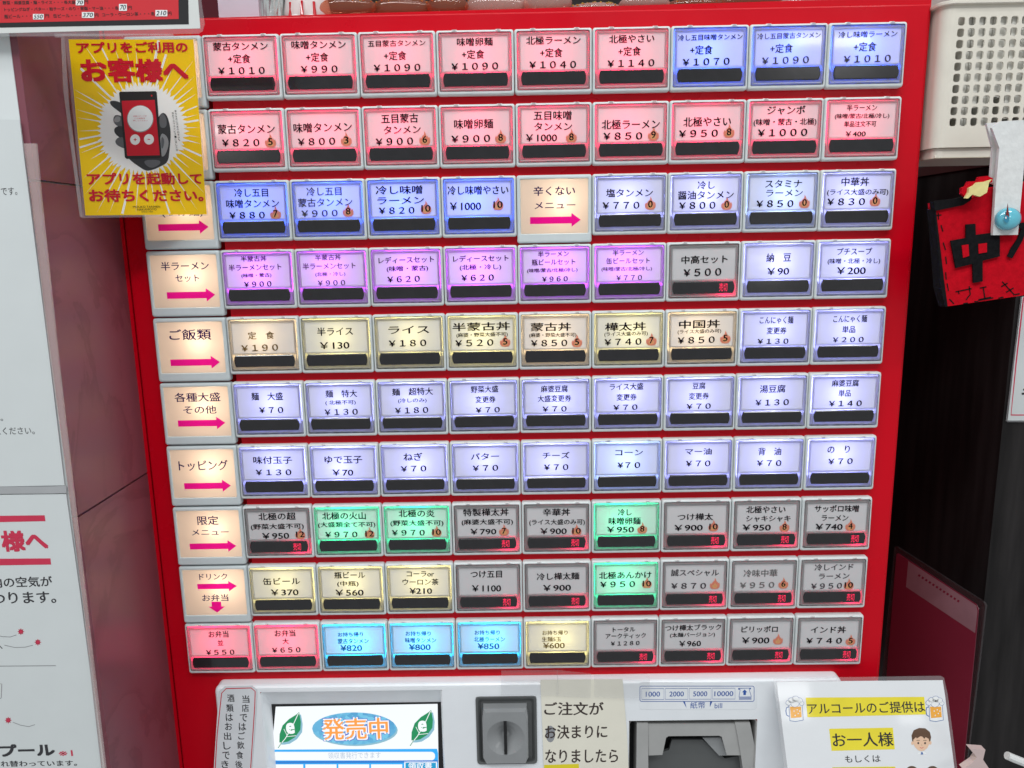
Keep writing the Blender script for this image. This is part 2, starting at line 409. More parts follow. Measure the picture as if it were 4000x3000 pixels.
# colour name -> (LED colour, watts)
PW = 0.030
LEDS = {'R': ((1.0, 0.012, 0.09), 1.25), 'B': ((0.03, 0.10, 1.0), 2.6), 'L': ((0.30, 0.32, 1.0), 1.7), 'C': ((0.26, 0.38, 1.0), 1.7),
        'V': ((0.50, 0.05, 1.0), 2.1), 'Y': ((1.0, 0.84, 0.28), 0.75), 'O': ((1.0, 0.68, 0.32), 0.80), 'G': ((0.0, 1.0, 0.42), 1.0), 'K': ((0.0, 0.48, 1.0), 2.2)}
COLN = {'R': 'pink lit', 'B': 'blue lit', 'L': 'pale lavender lit', 'C': 'pale blue lit', 'V': 'purple lit', 'Y': 'yellow lit', 'O': 'warm yellow lit',
        'G': 'green lit', 'K': 'cyan lit', 'X': 'unlit grey'}
LD = {}
def led(key, col, w, loc, parent, rad=0.05):
    if key not in LD:
        d = bpy.data.lights.new('led_lamp', 'POINT'); d.color = col; d.energy = w; d.shadow_soft_size = rad * U; LD[key] = d
    o = bpy.data.objects.new('led_lamp', LD[key]); scene.collection.objects.link(o)
    o.parent = parent; o.location = (Vector(loc) - ORG[parent.name]) * U
    return o

FLAME = [(0.0, -0.5), (-0.30, -0.46), (-0.46, -0.28), (-0.48, -0.05), (-0.38, 0.14), (-0.33, 0.02), (-0.22, 0.20), (-0.05, 0.36), (-0.02, 0.62),
         (0.10, 0.42), (0.20, 0.18), (0.26, 0.26), (0.30, 0.08), (0.40, 0.16), (0.47, -0.06), (0.45, -0.28), (0.30, -0.46)]
def card_print(col, row, lines, flame, ink, rot):
    """lettering and flame mark printed on the name card, in card fractions"""
    cw, ch = CX1 - CX0, CZ1 - CZ0; a = Acc(); fl = Acc(); ox = col - 5.0; oz = -row * ROWP
    cx, cz = (CX0 + CX1) / 2, (CZ0 + CZ1) / 2; cr, sr = math.cos(rot), math.sin(rot)
    def pt(u, v, y):
        x = CX0 + cw * u - cx; z = CZ1 - ch * v - cz
        return Vector((ox + cx + x * cr - z * sr, y, oz + cz + x * sr + z * cr))
    for t, uc, vc, w, h in lines:
        h *= 1.08 if t[0] in '￥¥' else 1.13
        vs, fs = TXT[(t, tb(t))]
        a.add([pt(uc - w / 2 + w * x, vc + h / 2 - h * y, 0.0020 - k) for x, y, k in vs], fs, ink)
    if flame:
        num, uc, vc = flame; fw, fh = 0.155, 0.37
        fl.add([pt(uc + fw * x * 1.15, vc - fh * y, 0.0025) for x, y in FLAME], [tuple(range(len(FLAME)))], FLAMEO)
        fl.add([pt(uc + fw * x * 0.6, vc + 0.05 - fh * y * 0.5, 0.0020) for x, y in FLAME], [tuple(range(len(FLAME)))], FLAMEY)
        if num:
            vs, fs = TXT[(num, 0.019)]; w = 0.072 * len(num)
            fl.add([pt(uc - w / 2 + w * x, vc + 0.115 - 0.21 * y, 0.0008 - k) for x, y, k in vs], fs, INK)
    return a, fl

P3 = '+定食'
def T(name, w, price, pw=.71, u1=.5, u2=.47, u3=.49, h1=.21): return [(name, u1, .17, w, h1), (P3, u2, .52, .34, .23), (price, u3, .86, pw, .19)]
ORD = ['first', 'second', 'third', 'fourth', 'fifth', 'sixth', 'seventh', 'eighth', 'ninth', 'tenth']
# each row: (colour, lines, flame, price, options); lines are (text, u, v, width, height)
ROWS = [
 [('R', T('蒙古タンメン', .83, '￥１０１０'), None, '1010', ''), ('R', T('味噌タンメン', .82, '￥９９０', .56), None, '990', ''),
  ('R', T('五目蒙古タンメン', .87, '￥１０９０', h1=.16), None, '1090', ''), ('R', T('味噌卵麺', .54, '￥１０９０'), None, '1090', ''),
  ('R', T('北極ラーメン', .82, '￥１０４０'), None, '1040', ''), ('R', T('北極やさい', .68, '￥１１４０'), None, '1140', ''),
  ('B', T('冷し五目味噌タンメン', .97, '￥１０７０', u2=.37, u3=.445, h1=.15), None, '1070', ''),
  ('B', T('冷し五目蒙古タンメン', .95, '￥１０９０', u2=.395, u3=.46, h1=.15), None, '1090', 'f'),
  ('B', T('冷し味噌ラーメン', .88, '￥１０１０', u3=.51, h1=.16), None, '1010', 'f')],
 [('R', [('蒙古タンメン', .49, .43, .88, .25), ('￥８２０', .39, .83, .58, .2)], ('5', .85, .8), '820', ''),
  ('R', [('味噌タンメン', .49, .42, .9, .25), ('￥８００', .38, .83, .58, .2)], ('3', .84, .8), '800', ''),
  ('R', [('五目蒙古', .5, .2, .57, .24), ('タンメン', .53, .53, .57, .21), ('￥９００', .4, .87, .58, .2)], ('6', .87, .82), '900', ''),
  ('R', [('味噌卵麺', .45, .4, .6, .25), ('￥９００', .4, .83, .6, .2)], ('8', .86, .8), '900', ''),
  ('R', [('五目味噌', .48, .2, .58, .24), ('タンメン', .49, .52, .58, .21), ('￥1000', .31, .85, .48, .2)], ('8', .77, .82), '1000', ''),
  ('R', [('北極ラーメン', .5, .5, .89, .25), ('￥８５０', .38, .84, .6, .2)], ('9', .85, .8), '850', ''),
  ('R', [('北極やさい', .49, .46, .73, .25), ('￥９５０', .36, .8, .6, .2)], ('8', .83, .76), '950', ''),
  ('R', [('ジャンボ', .51, .17, .58, .23), ('(味噌・蒙古・北極)', .5, .52, .96, .2), ('￥１０００', .47, .82, .76, .2)], None, '1000', ''),
  ('R', [('半ラーメン', .48, .14, .46, .17), ('(味噌/蒙古/北極/冷し)', .49, .39, .83, .15), ('単品注文不可', .47, .61, .49, .15), ('￥400', .41, .9, .31, .14)], None, '400', '')],
 [('B', [('冷し五目', .49, .2, .53, .23), ('味噌タンメン', .5, .53, .83, .23), ('￥８８０', .4, .88, .56, .19)], ('7', .85, .83), '880', ''),
  ('B', [('冷し五目', .45, .2, .55, .23), ('蒙古タンメン', .46, .53, .85, .23), ('￥９００', .36, .86, .57, .19)], ('8', .81, .8), '900', 'f'),
  ('B', [('冷し味噌', .44, .2, .73, .23), ('ラーメン', .46, .52, .73, .19), ('￥８２０', .39, .82, .56, .19)], ('10', .85, .76), '820', ''),
  ('B', [('冷し味噌やさい', .49, .25, .95, .24), ('￥1000', .29, .73, .49, .22)], ('10', .8, .68), '1000', ''),
  None,
  ('L', [('塩タンメン', .49, .41, .73, .22), ('￥７７０', .36, .79, .58, .2)], ('0', .82, .75), '770', ''),
  ('L', [('冷し', .5, .22, .27, .22), ('醤油タンメン', .5, .52, .87, .23), ('￥８００', .37, .83, .57, .2)], ('0', .83, .8), '800', ''),
  ('C', [('スタミナ', .52, .22, .57, .21), ('ラーメン', .54, .5, .57, .18), ('￥８５０', .4, .82, .58, .2)], ('0', .86, .78), '850', ''),
  ('L', [('中華丼', .45, .2, .43, .24), ('(ライス大盛のみ可)', .5, .52, .95, .19), ('￥８３０', .33, .8, .59, .2)], ('0', .78, .76), '830', '')],
 [('V', [('半蒙古丼', .45, .1, .41, .16), ('半ラーメンセット', .46, .37, .84, .18), ('(味噌・蒙古)', .47, .63, .48, .13), ('￥９００', .48, .9, .44, .16)], None, '900', ''),
  ('V', [('半蒙古丼', .45, .1, .41, .16), ('半ラーメンセット', .46, .37, .84, .18), ('(北極・冷し)', .47, .63, .48, .13), ('￥９００', .48, .9, .44, .16)], None, '900', 'f'),
  ('V', [('レディースセット', .51, .22, .88, .18), ('(味噌・蒙古)', .52, .5, .66, .17), ('￥６２０', .45, .82, .52, .18)], None, '620', ''),
  ('V', [('レディースセット', .51, .22, .88, .18), ('(北極・冷し)', .5, .5, .66, .17), ('￥６２０', .45, .82, .52, .18)], None, '620', ''),
  ('V', [('半ラーメン', .48, .12, .49, .16), ('瓶ビールセット', .48, .37, .69, .17), ('(味噌/蒙古/北極/冷し)', .46, .63, .8, .13), ('￥９６０', .5, .9, .41, .15)], None, '960', ''),
  ('V', [('半ラーメン', .48, .12, .49, .16), ('缶ビールセット', .48, .37, .69, .17), ('(味噌/蒙古/北極/冷し)', .46, .63, .8, .13), ('￥７７０', .5, .9, .41, .15)], None, '770', 'f'),
  ('X', [('中高セット', .51, .37, .73, .22), ('￥５００', .48, .77, .6, .22)], None, '500', ''),
  ('L', [('納　豆', .5, .35, .39, .24), ('￥90', .5, .78, .35, .21)], None, '90', ''),
  ('L', [('プチスープ', .51, .2, .55, .19), ('(味噌・北極・冷し)', .51, .51, .83, .17), ('￥200', .48, .8, .46, .21)], None, '200', '')],
 [('O', [('定　食', .47, .42, .43, .22), ('￥１９０', .43, .82, .6, .2)], None, '190', 'y'),
  ('Y', [('半ライス', .49, .33, .58, .24), ('￥130', .47, .78, .48, .21)], None, '130', ''),
  ('Y', [('ライス', .5, .32, .66, .22), ('￥１８０', .47, .75, .61, .2)], None, '180', ''),
  ('Y', [('半蒙古丼', .49, .25, .93, .24), ('(麻婆・野菜大盛不可)', .5, .52, .83, .14), ('￥５２０', .37, .77, .62, .2)], ('5', .87, .74), '520', ''),
  ('O', [('蒙古丼', .43, .3, .65, .24), ('(麻婆・野菜大盛不可)', .46, .57, .76, .14), ('￥８５０', .4, .82, .59, .2)], ('5', .85, .78), '850', ''),
  ('Y', [('樺太丼', .45, .33, .66, .24), ('(ライス大盛のみ可)', .46, .57, .7, .14), ('￥７４０', .41, .82, .6, .2)], ('7', .87, .78), '740', ''),
  ('O', [('中国丼', .46, .29, .66, .24), ('(ライス大盛のみ可)', .46, .53, .7, .14), ('￥８５０', .41, .8, .6, .2)], ('5', .88, .75), '850', ''),
  ('L', [('こんにゃく麺', .51, .2, .54, .21), ('変更券', .52, .54, .32, .2), ('￥１３０', .47, .88, .5, .16)], None, '130', ''),
  ('L', [('こんにゃく麺', .51, .2, .54, .21), ('単品', .5, .54, .21, .2), ('￥２００', .5, .87, .5, .16)], None, '200', '')],
 [('L', [('麺　大盛', .49, .3, .52, .23), ('￥７０', .54, .76, .4, .19)], None, '70', ''),
  ('L', [('麺　特大', .53, .25, .52, .22), ('( 北極不可)', .51, .55, .5, .15), ('￥１３０', .51, .86, .55, .19)], None, '130', ''),
  ('L', [('麺　超特大', .52, .22, .67, .22), ('(冷しのみ)', .51, .52, .47, .15), ('￥１８０', .49, .84, .55, .19)], None, '180', ''),
  ('L', [('野菜大盛', .52, .18, .45, .2), ('変更券', .53, .52, .33, .2), ('￥７０', .56, .87, .4, .17)], None, '70', ''),
  ('L', [('麻婆豆腐', .48, .2, .44, .2), ('大盛変更券', .48, .52, .55, .2), ('￥７０', .48, .87, .4, .17)], None, '70', ''),
  ('L', [('ライス大盛', .48, .17, .55, .2), ('変更券', .48, .52, .33, .2), ('￥７０', .46, .86, .4, .17)], None, '70', ''),
  ('L', [('豆腐', .48, .18, .21, .2), ('変更券', .48, .52, .33, .2), ('￥７０', .48, .86, .4, .17)], None, '70', ''),
  ('L', [('湯豆腐', .5, .32, .42, .23), ('￥１３０', .5, .77, .55, .19)], None, '130', ''),
  ('L', [('麻婆豆腐', .5, .17, .44, .2), ('単品', .5, .5, .2, .2), ('￥１４０', .52, .84, .54, .18)], None, '140', '')],
 [('L', [('味付玉子', .5, .34, .65, .23), ('￥１３０', .5, .76, .6, .19)], None, '130', ''),
  ('L', [('ゆで玉子', .5, .36, .63, .23), ('￥70', .48, .8, .35, .2)], None, '70', ''),
  ('L', [('ねぎ', .48, .3, .32, .24), ('￥７０', .48, .71, .43, .19)], None, '70', ''),
  ('L', [('バター', .5, .32, .47, .2), ('￥７０', .5, .72, .43, .19)], None, '70', ''),
  ('L', [('チーズ', .5, .32, .45, .2), ('￥７０', .5, .73, .41, .19)], None, '70', ''),
  ('C', [('コーン', .53, .27, .46, .17), ('¥７０', .53, .7, .38, .19)], None, '70', ''),
  ('L', [('マー油', .5, .27, .44, .2), ('￥７０', .5, .68, .41, .19)], None, '70', ''),
  ('L', [('背　油', .5, .3, .38, .23), ('￥７０', .5, .7, .41, .19)], None, '70', ''),
  ('L', [('の　り', .46, .27, .37, .22), ('￥７０', .5, .68, .41, .19)], None, '70', '')],
 [('X', [('北極の超', .5, .18, .63, .23), ('(野菜大盛不可)', .49, .55, .9, .2), ('￥950', .45, .87, .46, .2)], ('12', .87, .82), '950', ''),
  ('G', [('北極の火山', .45, .2, .74, .23), ('(大盛類全て不可)', .49, .52, .97, .19), ('￥９７０', .39, .86, .55, .19)], ('12', .87, .82), '970', ''),
  ('G', [('北極の炎', .5, .15, .61, .23), ('(野菜大盛不可)', .5, .5, .9, .2), ('￥９７０', .35, .83, .56, .19)], ('10', .83, .8), '970', ''),
  ('X', [('特製樺太丼', .49, .15, .77, .23), ('(麻婆大盛不可)', .51, .5, .87, .2), ('￥790', .44, .83, .44, .19)], ('7', .79, .8), '790', ''),
  ('X', [('辛華丼', .5, .18, .46, .23), ('(ライス大盛のみ可)', .51, .54, .94, .2), ('￥900', .45, .85, .45, .2)], ('10', .84, .83), '900', ''),
  ('G', [('冷し', .47, .22, .23, .21), ('味噌卵麺', .47, .53, .54, .23), ('￥950', .4, .83, .46, .2)], ('8', .77, .8), '950', ''),
  ('X', [('つけ樺太', .48, .42, .6, .22), ('￥900', .37, .8, .48, .2)], ('10', .79, .76), '900', ''),
  ('X', [('北極やさい', .48, .2, .66, .22), ('シャキシャキ', .53, .52, .75, .19), ('￥950', .34, .83, .48, .2)], ('8', .81, .8), '950', ''),
  ('X', [('サッポロ味噌', .49, .2, .74, .22), ('ラーメン', .47, .53, .45, .18), ('￥740', .38, .84, .46, .2)], ('4', .74, .8), '740', '')],
 [('Y', [('缶ビール', .49, .39, .64, .23), ('￥370', .53, .8, .48, .21)], None, '370', ''),
  ('Y', [('瓶ビール', .49, .2, .53, .22), ('(中瓶)', .45, .52, .37, .19), ('￥560', .47, .84, .49, .21)], None, '560', ''),
  ('Y', [('コーラor', .52, .2, .47, .18), ('ウーロン茶', .52, .49, .62, .21), ('¥210', .52, .82, .39, .2)], None, '210', 'b'),
  ('X', [('つけ五目', .47, .25, .54, .22), ('￥1100', .47, .76, .5, .22)], None, '1100', ''),
  ('X', [('冷し樺太麺', .52, .36, .73, .23), ('￥900', .5, .78, .48, .21)], None, '900', ''),
  ('G', [('北極あんかけ', .49, .35, .9, .23), ('￥９５０', .36, .68, .6, .2)], ('10', .86, .66), '950', ''),
  ('X', [('誠スペシャル', .5, .3, .82, .22), ('￥８７０', .4, .78, .6, .2)], ('', .85, .72), '870', 'f'),
  ('X', [('冷味中華', .44, .35, .58, .24), ('￥９５０', .39, .78, .59, .2)], ('6', .84, .74), '950', 'ff'),
  ('X', [('冷しインド', .51, .17, .66, .21), ('ラーメン', .52, .5, .52, .18), ('￥９５０', .4, .85, .53, .19)], ('10', .78, .82), '950', 'f')],
 [('R', [('お弁当', .5, .2, .35, .22), ('並', .52, .52, .1, .19), ('￥５５０', .5, .88, .5, .18)], None, '550', ''),
  ('R', [('お弁当', .48, .2, .36, .22), ('大', .48, .5, .11, .19), ('￥６５０', .48, .83, .5, .18)], None, '650', ''),
  ('K', [('お持ち帰り', .44, .28, .44, .15), ('蒙古タンメン', .48, .53, .54, .17), ('¥820', .44, .79, .38, .21)], None, '820', 'k'),
  ('K', [('お持ち帰り', .44, .28, .44, .15), ('味噌タンメン', .48, .53, .54, .17), ('¥800', .46, .79, .38, .21)], None, '800', 'k'),
  ('K', [('お持ち帰り', .46, .28, .44, .15), ('北極ラーメン', .5, .53, .54, .17), ('¥850', .48, .79, .38, .21)], None, '850', 'k'),
  ('Y', [('お持ち帰り', .46, .32, .44, .15), ('生麺5玉', .4, .56, .34, .16), ('¥600', .44, .8, .38, .2)], None, '600', 'y'),
  ('X', [('トータル', .48, .24, .39, .16), ('アークティック', .51, .48, .7, .17), ('￥１２８０', .5, .76, .5, .15)], None, '1280', ''),
  ('X', [('つけ樺太ブラック', .5, .2, .97, .2), ('(太麺バージョン)', .49, .48, .78, .17), ('￥960', .45, .8, .38, .2)], None, '960', ''),
  ('X', [('ピリッポロ', .47, .3, .63, .22), ('￥900', .41, .72, .48, .22)], ('', .8, .7), '900', ''),
  ('X', [('インド丼', .48, .35, .61, .23), ('￥７４０', .42, .76, .62, .2)], ('5', .88, .75), '740', '')],
]
allt = set(['売切'])
for r in ROWS:
    for e in r:
        if e:
            for l in e[1]: allt.add(l[0])
            if e[2] and e[2][0]: allt.add(e[2][0])
def tb(t): return .032 if t[0] in '￥¥' and any(c in '０１２３４５６７８９' for c in t) else .019
prep_text([t for t in sorted(allt) if tb(t) == .019], .019); prep_text([t for t in sorted(allt) if tb(t) == .032], .032); prep_text(['売切'])
INKS = {'': INK, 'f': HAZEFADE, 'ff': VFADE, 'k': BLOOMINK, 'y': YINK, 'b': INK}
# the sold-out sign inside the status window
sx0, sx1 = 0.71, 0.82; a = Acc(); vs, fs = TXT[('売切', 0.0)]
a.add([(sx0 + (sx1 - sx0) * x, -0.0235, SZ0 + 0.028 + 0.112 * y) for x, y, k in vs], fs, SOLD)
ME_SOLD = mk(a, 'sold_out_sign')
names_seen = {}
for r, row in enumerate(ROWS):
    for i, e in enumerate(row):
        if e is None: continue
        col = i if r == 9 else i + 1
        key, lines, flame, price, opt = e
        org = Vector((col - 5.0, 0, -r * ROWP))
        sold = key == 'X'
        lab = f"{COLN[key]} menu button priced {price} yen, {ORD[i]} button in the {ORD[r] if r < 9 else 'bottom'} row"
        if r == 0: lab = lab.replace('in the first row', 'in the top row')
        if flame: lab += ', flame mark on its card'
        if sold: lab += ', red sold-out sign lit'
        b = link('menu_button', ME_FRAME, org, machine, lab)
        rot = math.radians(random.uniform(-0.7, 0.7)); b.rotation_euler = (math.radians(random.uniform(-.35, .35)), math.radians(random.uniform(-.12, .12)), math.radians(random.uniform(-.2, .2)))
        link('clear_rim', ME_RIM, org, b)
        c = link('name_card', ME_CARD, org, b)
        w = link('status_window', ME_STAT, org, b)
        la, fl = card_print(col, r, lines, flame, INKS[opt], rot)
        la.build('lettering', b)
        if flame: fl.build('flame_mark', b)
        if key != 'X':
            colr, k = LEDS[key]
            if opt == 'b': k *= 1.15
            if key == 'L': k *= random.uniform(0.9, 1.1)
            led((key, opt == 'b', round(k, 1)), colr, PW * k, org + Vector((0.5 + random.uniform(-.06, .06), 0.24, -0.30 + random.uniform(-.03, .03))), b)
        else:
            link('sold_out_sign', ME_SOLD, org, b)
            led('S', (1.0, 0.01, 0.09), 0.0022, org + Vector((0.80, 0.11, -0.69)), b, 0.03)

# ---- category labels (taller blocks with a warm light behind)
LX0, LX1, LZ1, LZ0 = 0.062, 0.938, -0.066, -0.755
ME_LF = mk(frame_mesh(LABH, LX0 - 0.004, LX1 + 0.004, LZ1 + 0.004, LZ0 - 0.004, LFRAME, LFRAME, 0.30), 'category_label')
a = Acc(); a.add([(LX0 - .008, 0.012, LZ0 - .008), (LX1 + .008, 0.012, LZ0 - .008), (LX1 + .008, 0.012, LZ1 + .008), (LX0 - .008, 0.012, LZ1 + .008)], [(0, 1, 2, 3)], LCARD)
ME_LC = mk(a, 'label_card')
def arrow_r(u0, u1, v, hb=.065, hh=.13, head=.14): return [(u0, v - hb), (u1 - head, v - hb), (u1 - head, v - hh), (u1, v), (u1 - head, v + hh), (u1 - head, v + hb), (u0, v + hb)]
LABELS = [
 (0, 0, [], [arrow_r(.15, .93, .78)], 'tall lit label block at the head of the top row, behind the yellow poster'),
 (0, 1, [], [arrow_r(.15, .93, .78)], 'tall lit label block at the head of the second row, behind the yellow poster'),
 (0, 2, [('(つけ麺)', .56, .5, .62, .16)], [arrow_r(.17, .94, .77)], 'lit label block with pink arrow, half under the yellow poster'),
 (0, 3, [('半ラーメン', .52, .2, .74, .17), ('セット', .54, .44, .37, .14)], [arrow_r(.2, .95, .77)], 'lit label block heading the purple buttons, two text lines and pink arrow'),
 (0, 4, [('ご飯類', .5, .24, .66, .22)], [arrow_r(.15, .93, .8)], 'lit label block heading the yellow rice buttons, one large text line and pink arrow'),
 (0, 5, [('各種大盛', .52, .2, .73, .19), ('その他', .54, .46, .53, .17)], [arrow_r(.17, .93, .74)], 'lit label block heading the sixth row, two text lines above a pink arrow'),
 (0, 6, [('トッピング', .51, .32, .8, .22)], [arrow_r(.17, .93, .76)], 'lit label block heading the seventh row, one katakana word above a pink arrow'),
 (0, 7, [('限定', .5, .2, .35, .2), ('メニュー', .52, .46, .61, .13)], [arrow_r(.16, .93, .77)], 'lit label block heading the row with two green buttons side by side'),
 (0, 8, [('ドリンク', .5, .14, .47, .14), ('お弁当', .5, .62, .44, .16)], [arrow_r(.22, .88, .36, .06, .12), [(.43, .71), (.59, .71), (.59, .82), (.65, .82), (.51, .96), (.37, .82), (.43, .82)]],
  'lit label block with a right arrow and a down arrow, above the bottom row'),
 (5, 2, [('辛くない', .5, .21, .63, .18), ('メニュー', .51, .48, .62, .13)], [arrow_r(.13, .9, .76)], 'lone lit label block in the middle of the third row of buttons'),
]
prep_text(sorted(set(l[0] for L in LABELS for l in L[2])), 0.018)
for col, r, lines, arrows, lab in LABELS:
    org = Vector((col - 5.0, 0, -r * ROWP))
    b = link('category_label', ME_LF, org, machine, lab); link('label_card', ME_LC, org, b)
    def pt(u, v, y): return Vector((col - 5 + LX0 + (LX1 - LX0) * u, y, -r * ROWP + LZ1 + (LZ0 - LZ1) * v))
    a = Acc()
    for t, uc, vc, w, h in lines:
        vs, fs = TXT[(t, 0.018)]; a.add([pt(uc - w / 2 + w * x, vc + h / 2 - h * y, 0.010 - k) for x, y, k in vs], fs, NAVY)
    if lines: a.build('lettering', b)
    for ar in arrows:
        a = Acc(); a.add([pt(u, v, 0.009) for u, v in ar], [tuple(range(len(ar)))], MAGENTA); a.build('arrow', b)
    led('W', (1.0, 0.78, 0.58), 0.0070, org + Vector((0.60, 0.23, -0.34)), b, 0.05)

# ============================================================ white control panel under the buttons
PY = -0.10; pan = YP(PY); Z = (750, 2550, 0.7007); Z2 = (1800, 2550, 0.5425)
pl, pr = pan.hit(836, 2690).x, pan.hit(3290, 2680).x; pt_ = pan.hit(2000, 2668).z
def zz(px, py, pl_=pan): return pl_.hit(px, py)
pb = -13.6
GREYP = mat('grey_slot_plastic', (0.27, 0.28, 0.285), 0.26, noise=0.05, scale=90, coat=0.6)
GREYD = mat('dark_grey_plastic', (0.10, 0.105, 0.105), 0.42, noise=0.05, scale=90)
GREYL = mat('mid_grey_plastic', (0.40, 0.40, 0.39), 0.4, noise=0.05, scale=90)
BLACK = mat('black_gap', (0.006, 0.006, 0.007), 0.6)
# openings: screen, coin, bill
s0, s1 = zz(1016, 2704), zz(1727, 2704); sL, sR, sT = s0.x, s1.x, s0.z
b0, b1 = zz(2457, 2816), zz(2958, 2816); bL, bR, bT = b0.x, b1.x, b0.z
c0, c1 = zz(1858, 2722), zz(2098, 2980); cL, cR, cT, cB = c0.x, c1.x, c0.z, c1.z
sB = sT - 2.3; bB = bT - 1.5
a = Acc()
xs = sorted([pl + .06, sL, sR, cL, cR, bL, bR, pr - .06]); zs2 = sorted([pb, sB, bB, cB, cT, bT, sT, pt_ - .06], reverse=True)
for i in range(len(xs) - 1):
    for j in range(len(zs2) - 1):
        x, z = (xs[i] + xs[i + 1]) / 2, (zs2[j] + zs2[j + 1]) / 2
        if (sL < x < sR and sB < z < sT) or (cL < x < cR and cB < z < cT) or (bL < x < bR and bB < z < bT): continue
        a.add([(xs[i], PY, zs2[j]), (xs[i], PY, zs2[j + 1]), (xs[i + 1], PY, zs2[j + 1]), (xs[i + 1], PY, zs2[j])], [(0, 1, 2, 3)], PANELW)
a.loft([rr(pl, pr, pb - .1, pt_, 0.09, FY + .01, 5), rr(pl, pr, pb - .1, pt_, 0.09, PY + 0.05, 5), rr(pl + .008, pr - .008, pb - .09, pt_ - .008, 0.085, PY + 0.02, 5),
        rr(pl + .03, pr - .03, pb - .07, pt_ - .03, 0.07, PY + 0.002, 5), rr(pl + .06, pr - .06, pb, pt_ - .06, 0.002, PY, 5)], PANELW)
ctrl = a.build('control_panel', machine)
# screen well and screen
SY = 0.12; scr = YP(SY)
q0, q1 = scr.hit(1062, 2752), scr.hit(1722, 2742)
a = Acc(); a.loft([rr(sL, sR, sB, sT, 0.03, PY), rr(sL + .02, sR - .02, sB + .02, sT - .02, 0.03, PY + .03), rr(q0.x, q1.x, sB + .1, q0.z, 0.005, SY)], PANELW)
a.build('screen_recess', ctrl)
a = Acc(); a.box(q0.x - .01, q1.x + .01, SY - 0.01, SY + .05, sB + .09, q0.z + .01, mat('black_screen_frame', (0.01, 0.01, 0.012), 0.25)); a.build('screen_frame', ctrl)
SW = glow('screen_white', (0.93, 0.97, 1.0), 1.0); SBL = glow('screen_blue', (0.02, 0.42, 0.95), 1.0); SDB = glow('screen_deep_blue', (0.02, 0.22, 0.72), 0.9)
SG = glow('screen_leaf_green', (0.0, 0.26, 0.09), 1.0); SO = glow('screen_orange', (1.0, 0.36, 0.06), 1.0); SP = glow('screen_purple', (0.10, 0.06, 0.55), 1.0)
STG = glow('screen_grey', (0.45, 0.55, 0.68), 1.0); SSH = glow('screen_leaf_shadow', (0.25, 0.5, 0.62), 1.0)
def mottled():
    m = glow('screen_oval_blue', (0.09, 0.42, 0.72), 1.0); nt = m.node_tree; b = nt.nodes['Principled BSDF']
    v = nt.nodes.new('ShaderNodeTexVoronoi'); v.inputs['Scale'].default_value = 420
    tc = nt.nodes.new('ShaderNodeTexCoord'); nt.links.new(tc.outputs['Object'], v.inputs['Vector'])
    cr = nt.nodes.new('ShaderNodeValToRGB'); cr.color_ramp.elements[0].color = (0.07, 0.33, 0.62, 1); cr.color_ramp.elements[1].color = (0.20, 0.62, 0.85, 1)
    nt.links.new(v.outputs['Color'], cr.inputs[0]); nt.links.new(cr.outputs[0], b.inputs['Emission Color']); return m
SM = mottled()
d = Draw(scr, *Z, base=0.02)
a0 = slab(scr, [(1077, 2762), (1709, 2751), (1714, 3060), (1050, 3060)], SW, 0.01, 0.02); a0.build('screen', ctrl)
d.poly([(452, 540), (1366, 535), (1372, 560), (1372, 720), (430, 720), (447, 560)], SBL, 1)
d.poly(d.rrl(446, 552, 1355, 600, 22), SW, 2)
d.poly([(440, 605), (1372, 598), (1372, 612), (438, 618)], SDB, 2)
for k, (xa, xb) in enumerate(((440, 620), (632, 806), (816, 988), (998, 1172))): d.rect(xa, 622, xb, 720, SW, 2)
d.rect(1183, 606, 1366, 720, SW, 2); d.rect(1190, 613, 1360, 720, glow('screen_teal', (0.0, 0.33, 0.62), 1.0), 3)
d.text('領収書', 1205, 632, 1338, 630, 38, SW, 4, bold=0.02)
d.text('領収書発行できます', 758, 573, 1052, 570, 36, STG, 3)
d.ell(910, 432, 237, 88, SSH, 1, 32); d.ell(905, 422, 235, 90, SM, 2, 32)
for b_, m_, l_ in ((0.10, SP, 3), (0.075, SW, 4), (0.02, SO, 5)):
    e = (b_ - 0.02) * 110
    d.text('発売中', 728 - e, 428, 1092 + e, 420, 118 + 2 * e, m_, l_, bold=b_ if b_ < .05 else b_)
for lx, ly in ((0, 0), (736, -12)):
    leaf = [(487, 500), (488, 455), (505, 405), (540, 370), (580, 345), (597, 330), (607, 385), (604, 430), (575, 470), (535, 495), (505, 500)]
    d.poly([(x + lx + 10, y + ly + 12) for x, y in leaf], SSH, 1); d.poly([(x + lx, y + ly) for x, y in leaf], SG, 2)
    d.line([(478 + lx, 528 + ly), (520 + lx, 478 + ly), (560 + lx, 410 + ly), (594 + lx, 336 + ly)], 4, SW, 3)
    d.line([(530 + lx, 460 + ly), (512 + lx, 425 + ly)], 3, SW, 3); d.line([(525 + lx, 468 + ly), (580 + lx, 462 + ly)], 3, SW, 3)
    d.line([(480 + lx, 530 + ly), (500 + lx, 500 + ly)], 5, SG, 3)
    d.text('e', 524 + lx, 422 + ly, 572 + lx, 420 + ly, 62, SW, 4, bold=0.03)
d.flush('screen_graphics', ctrl)
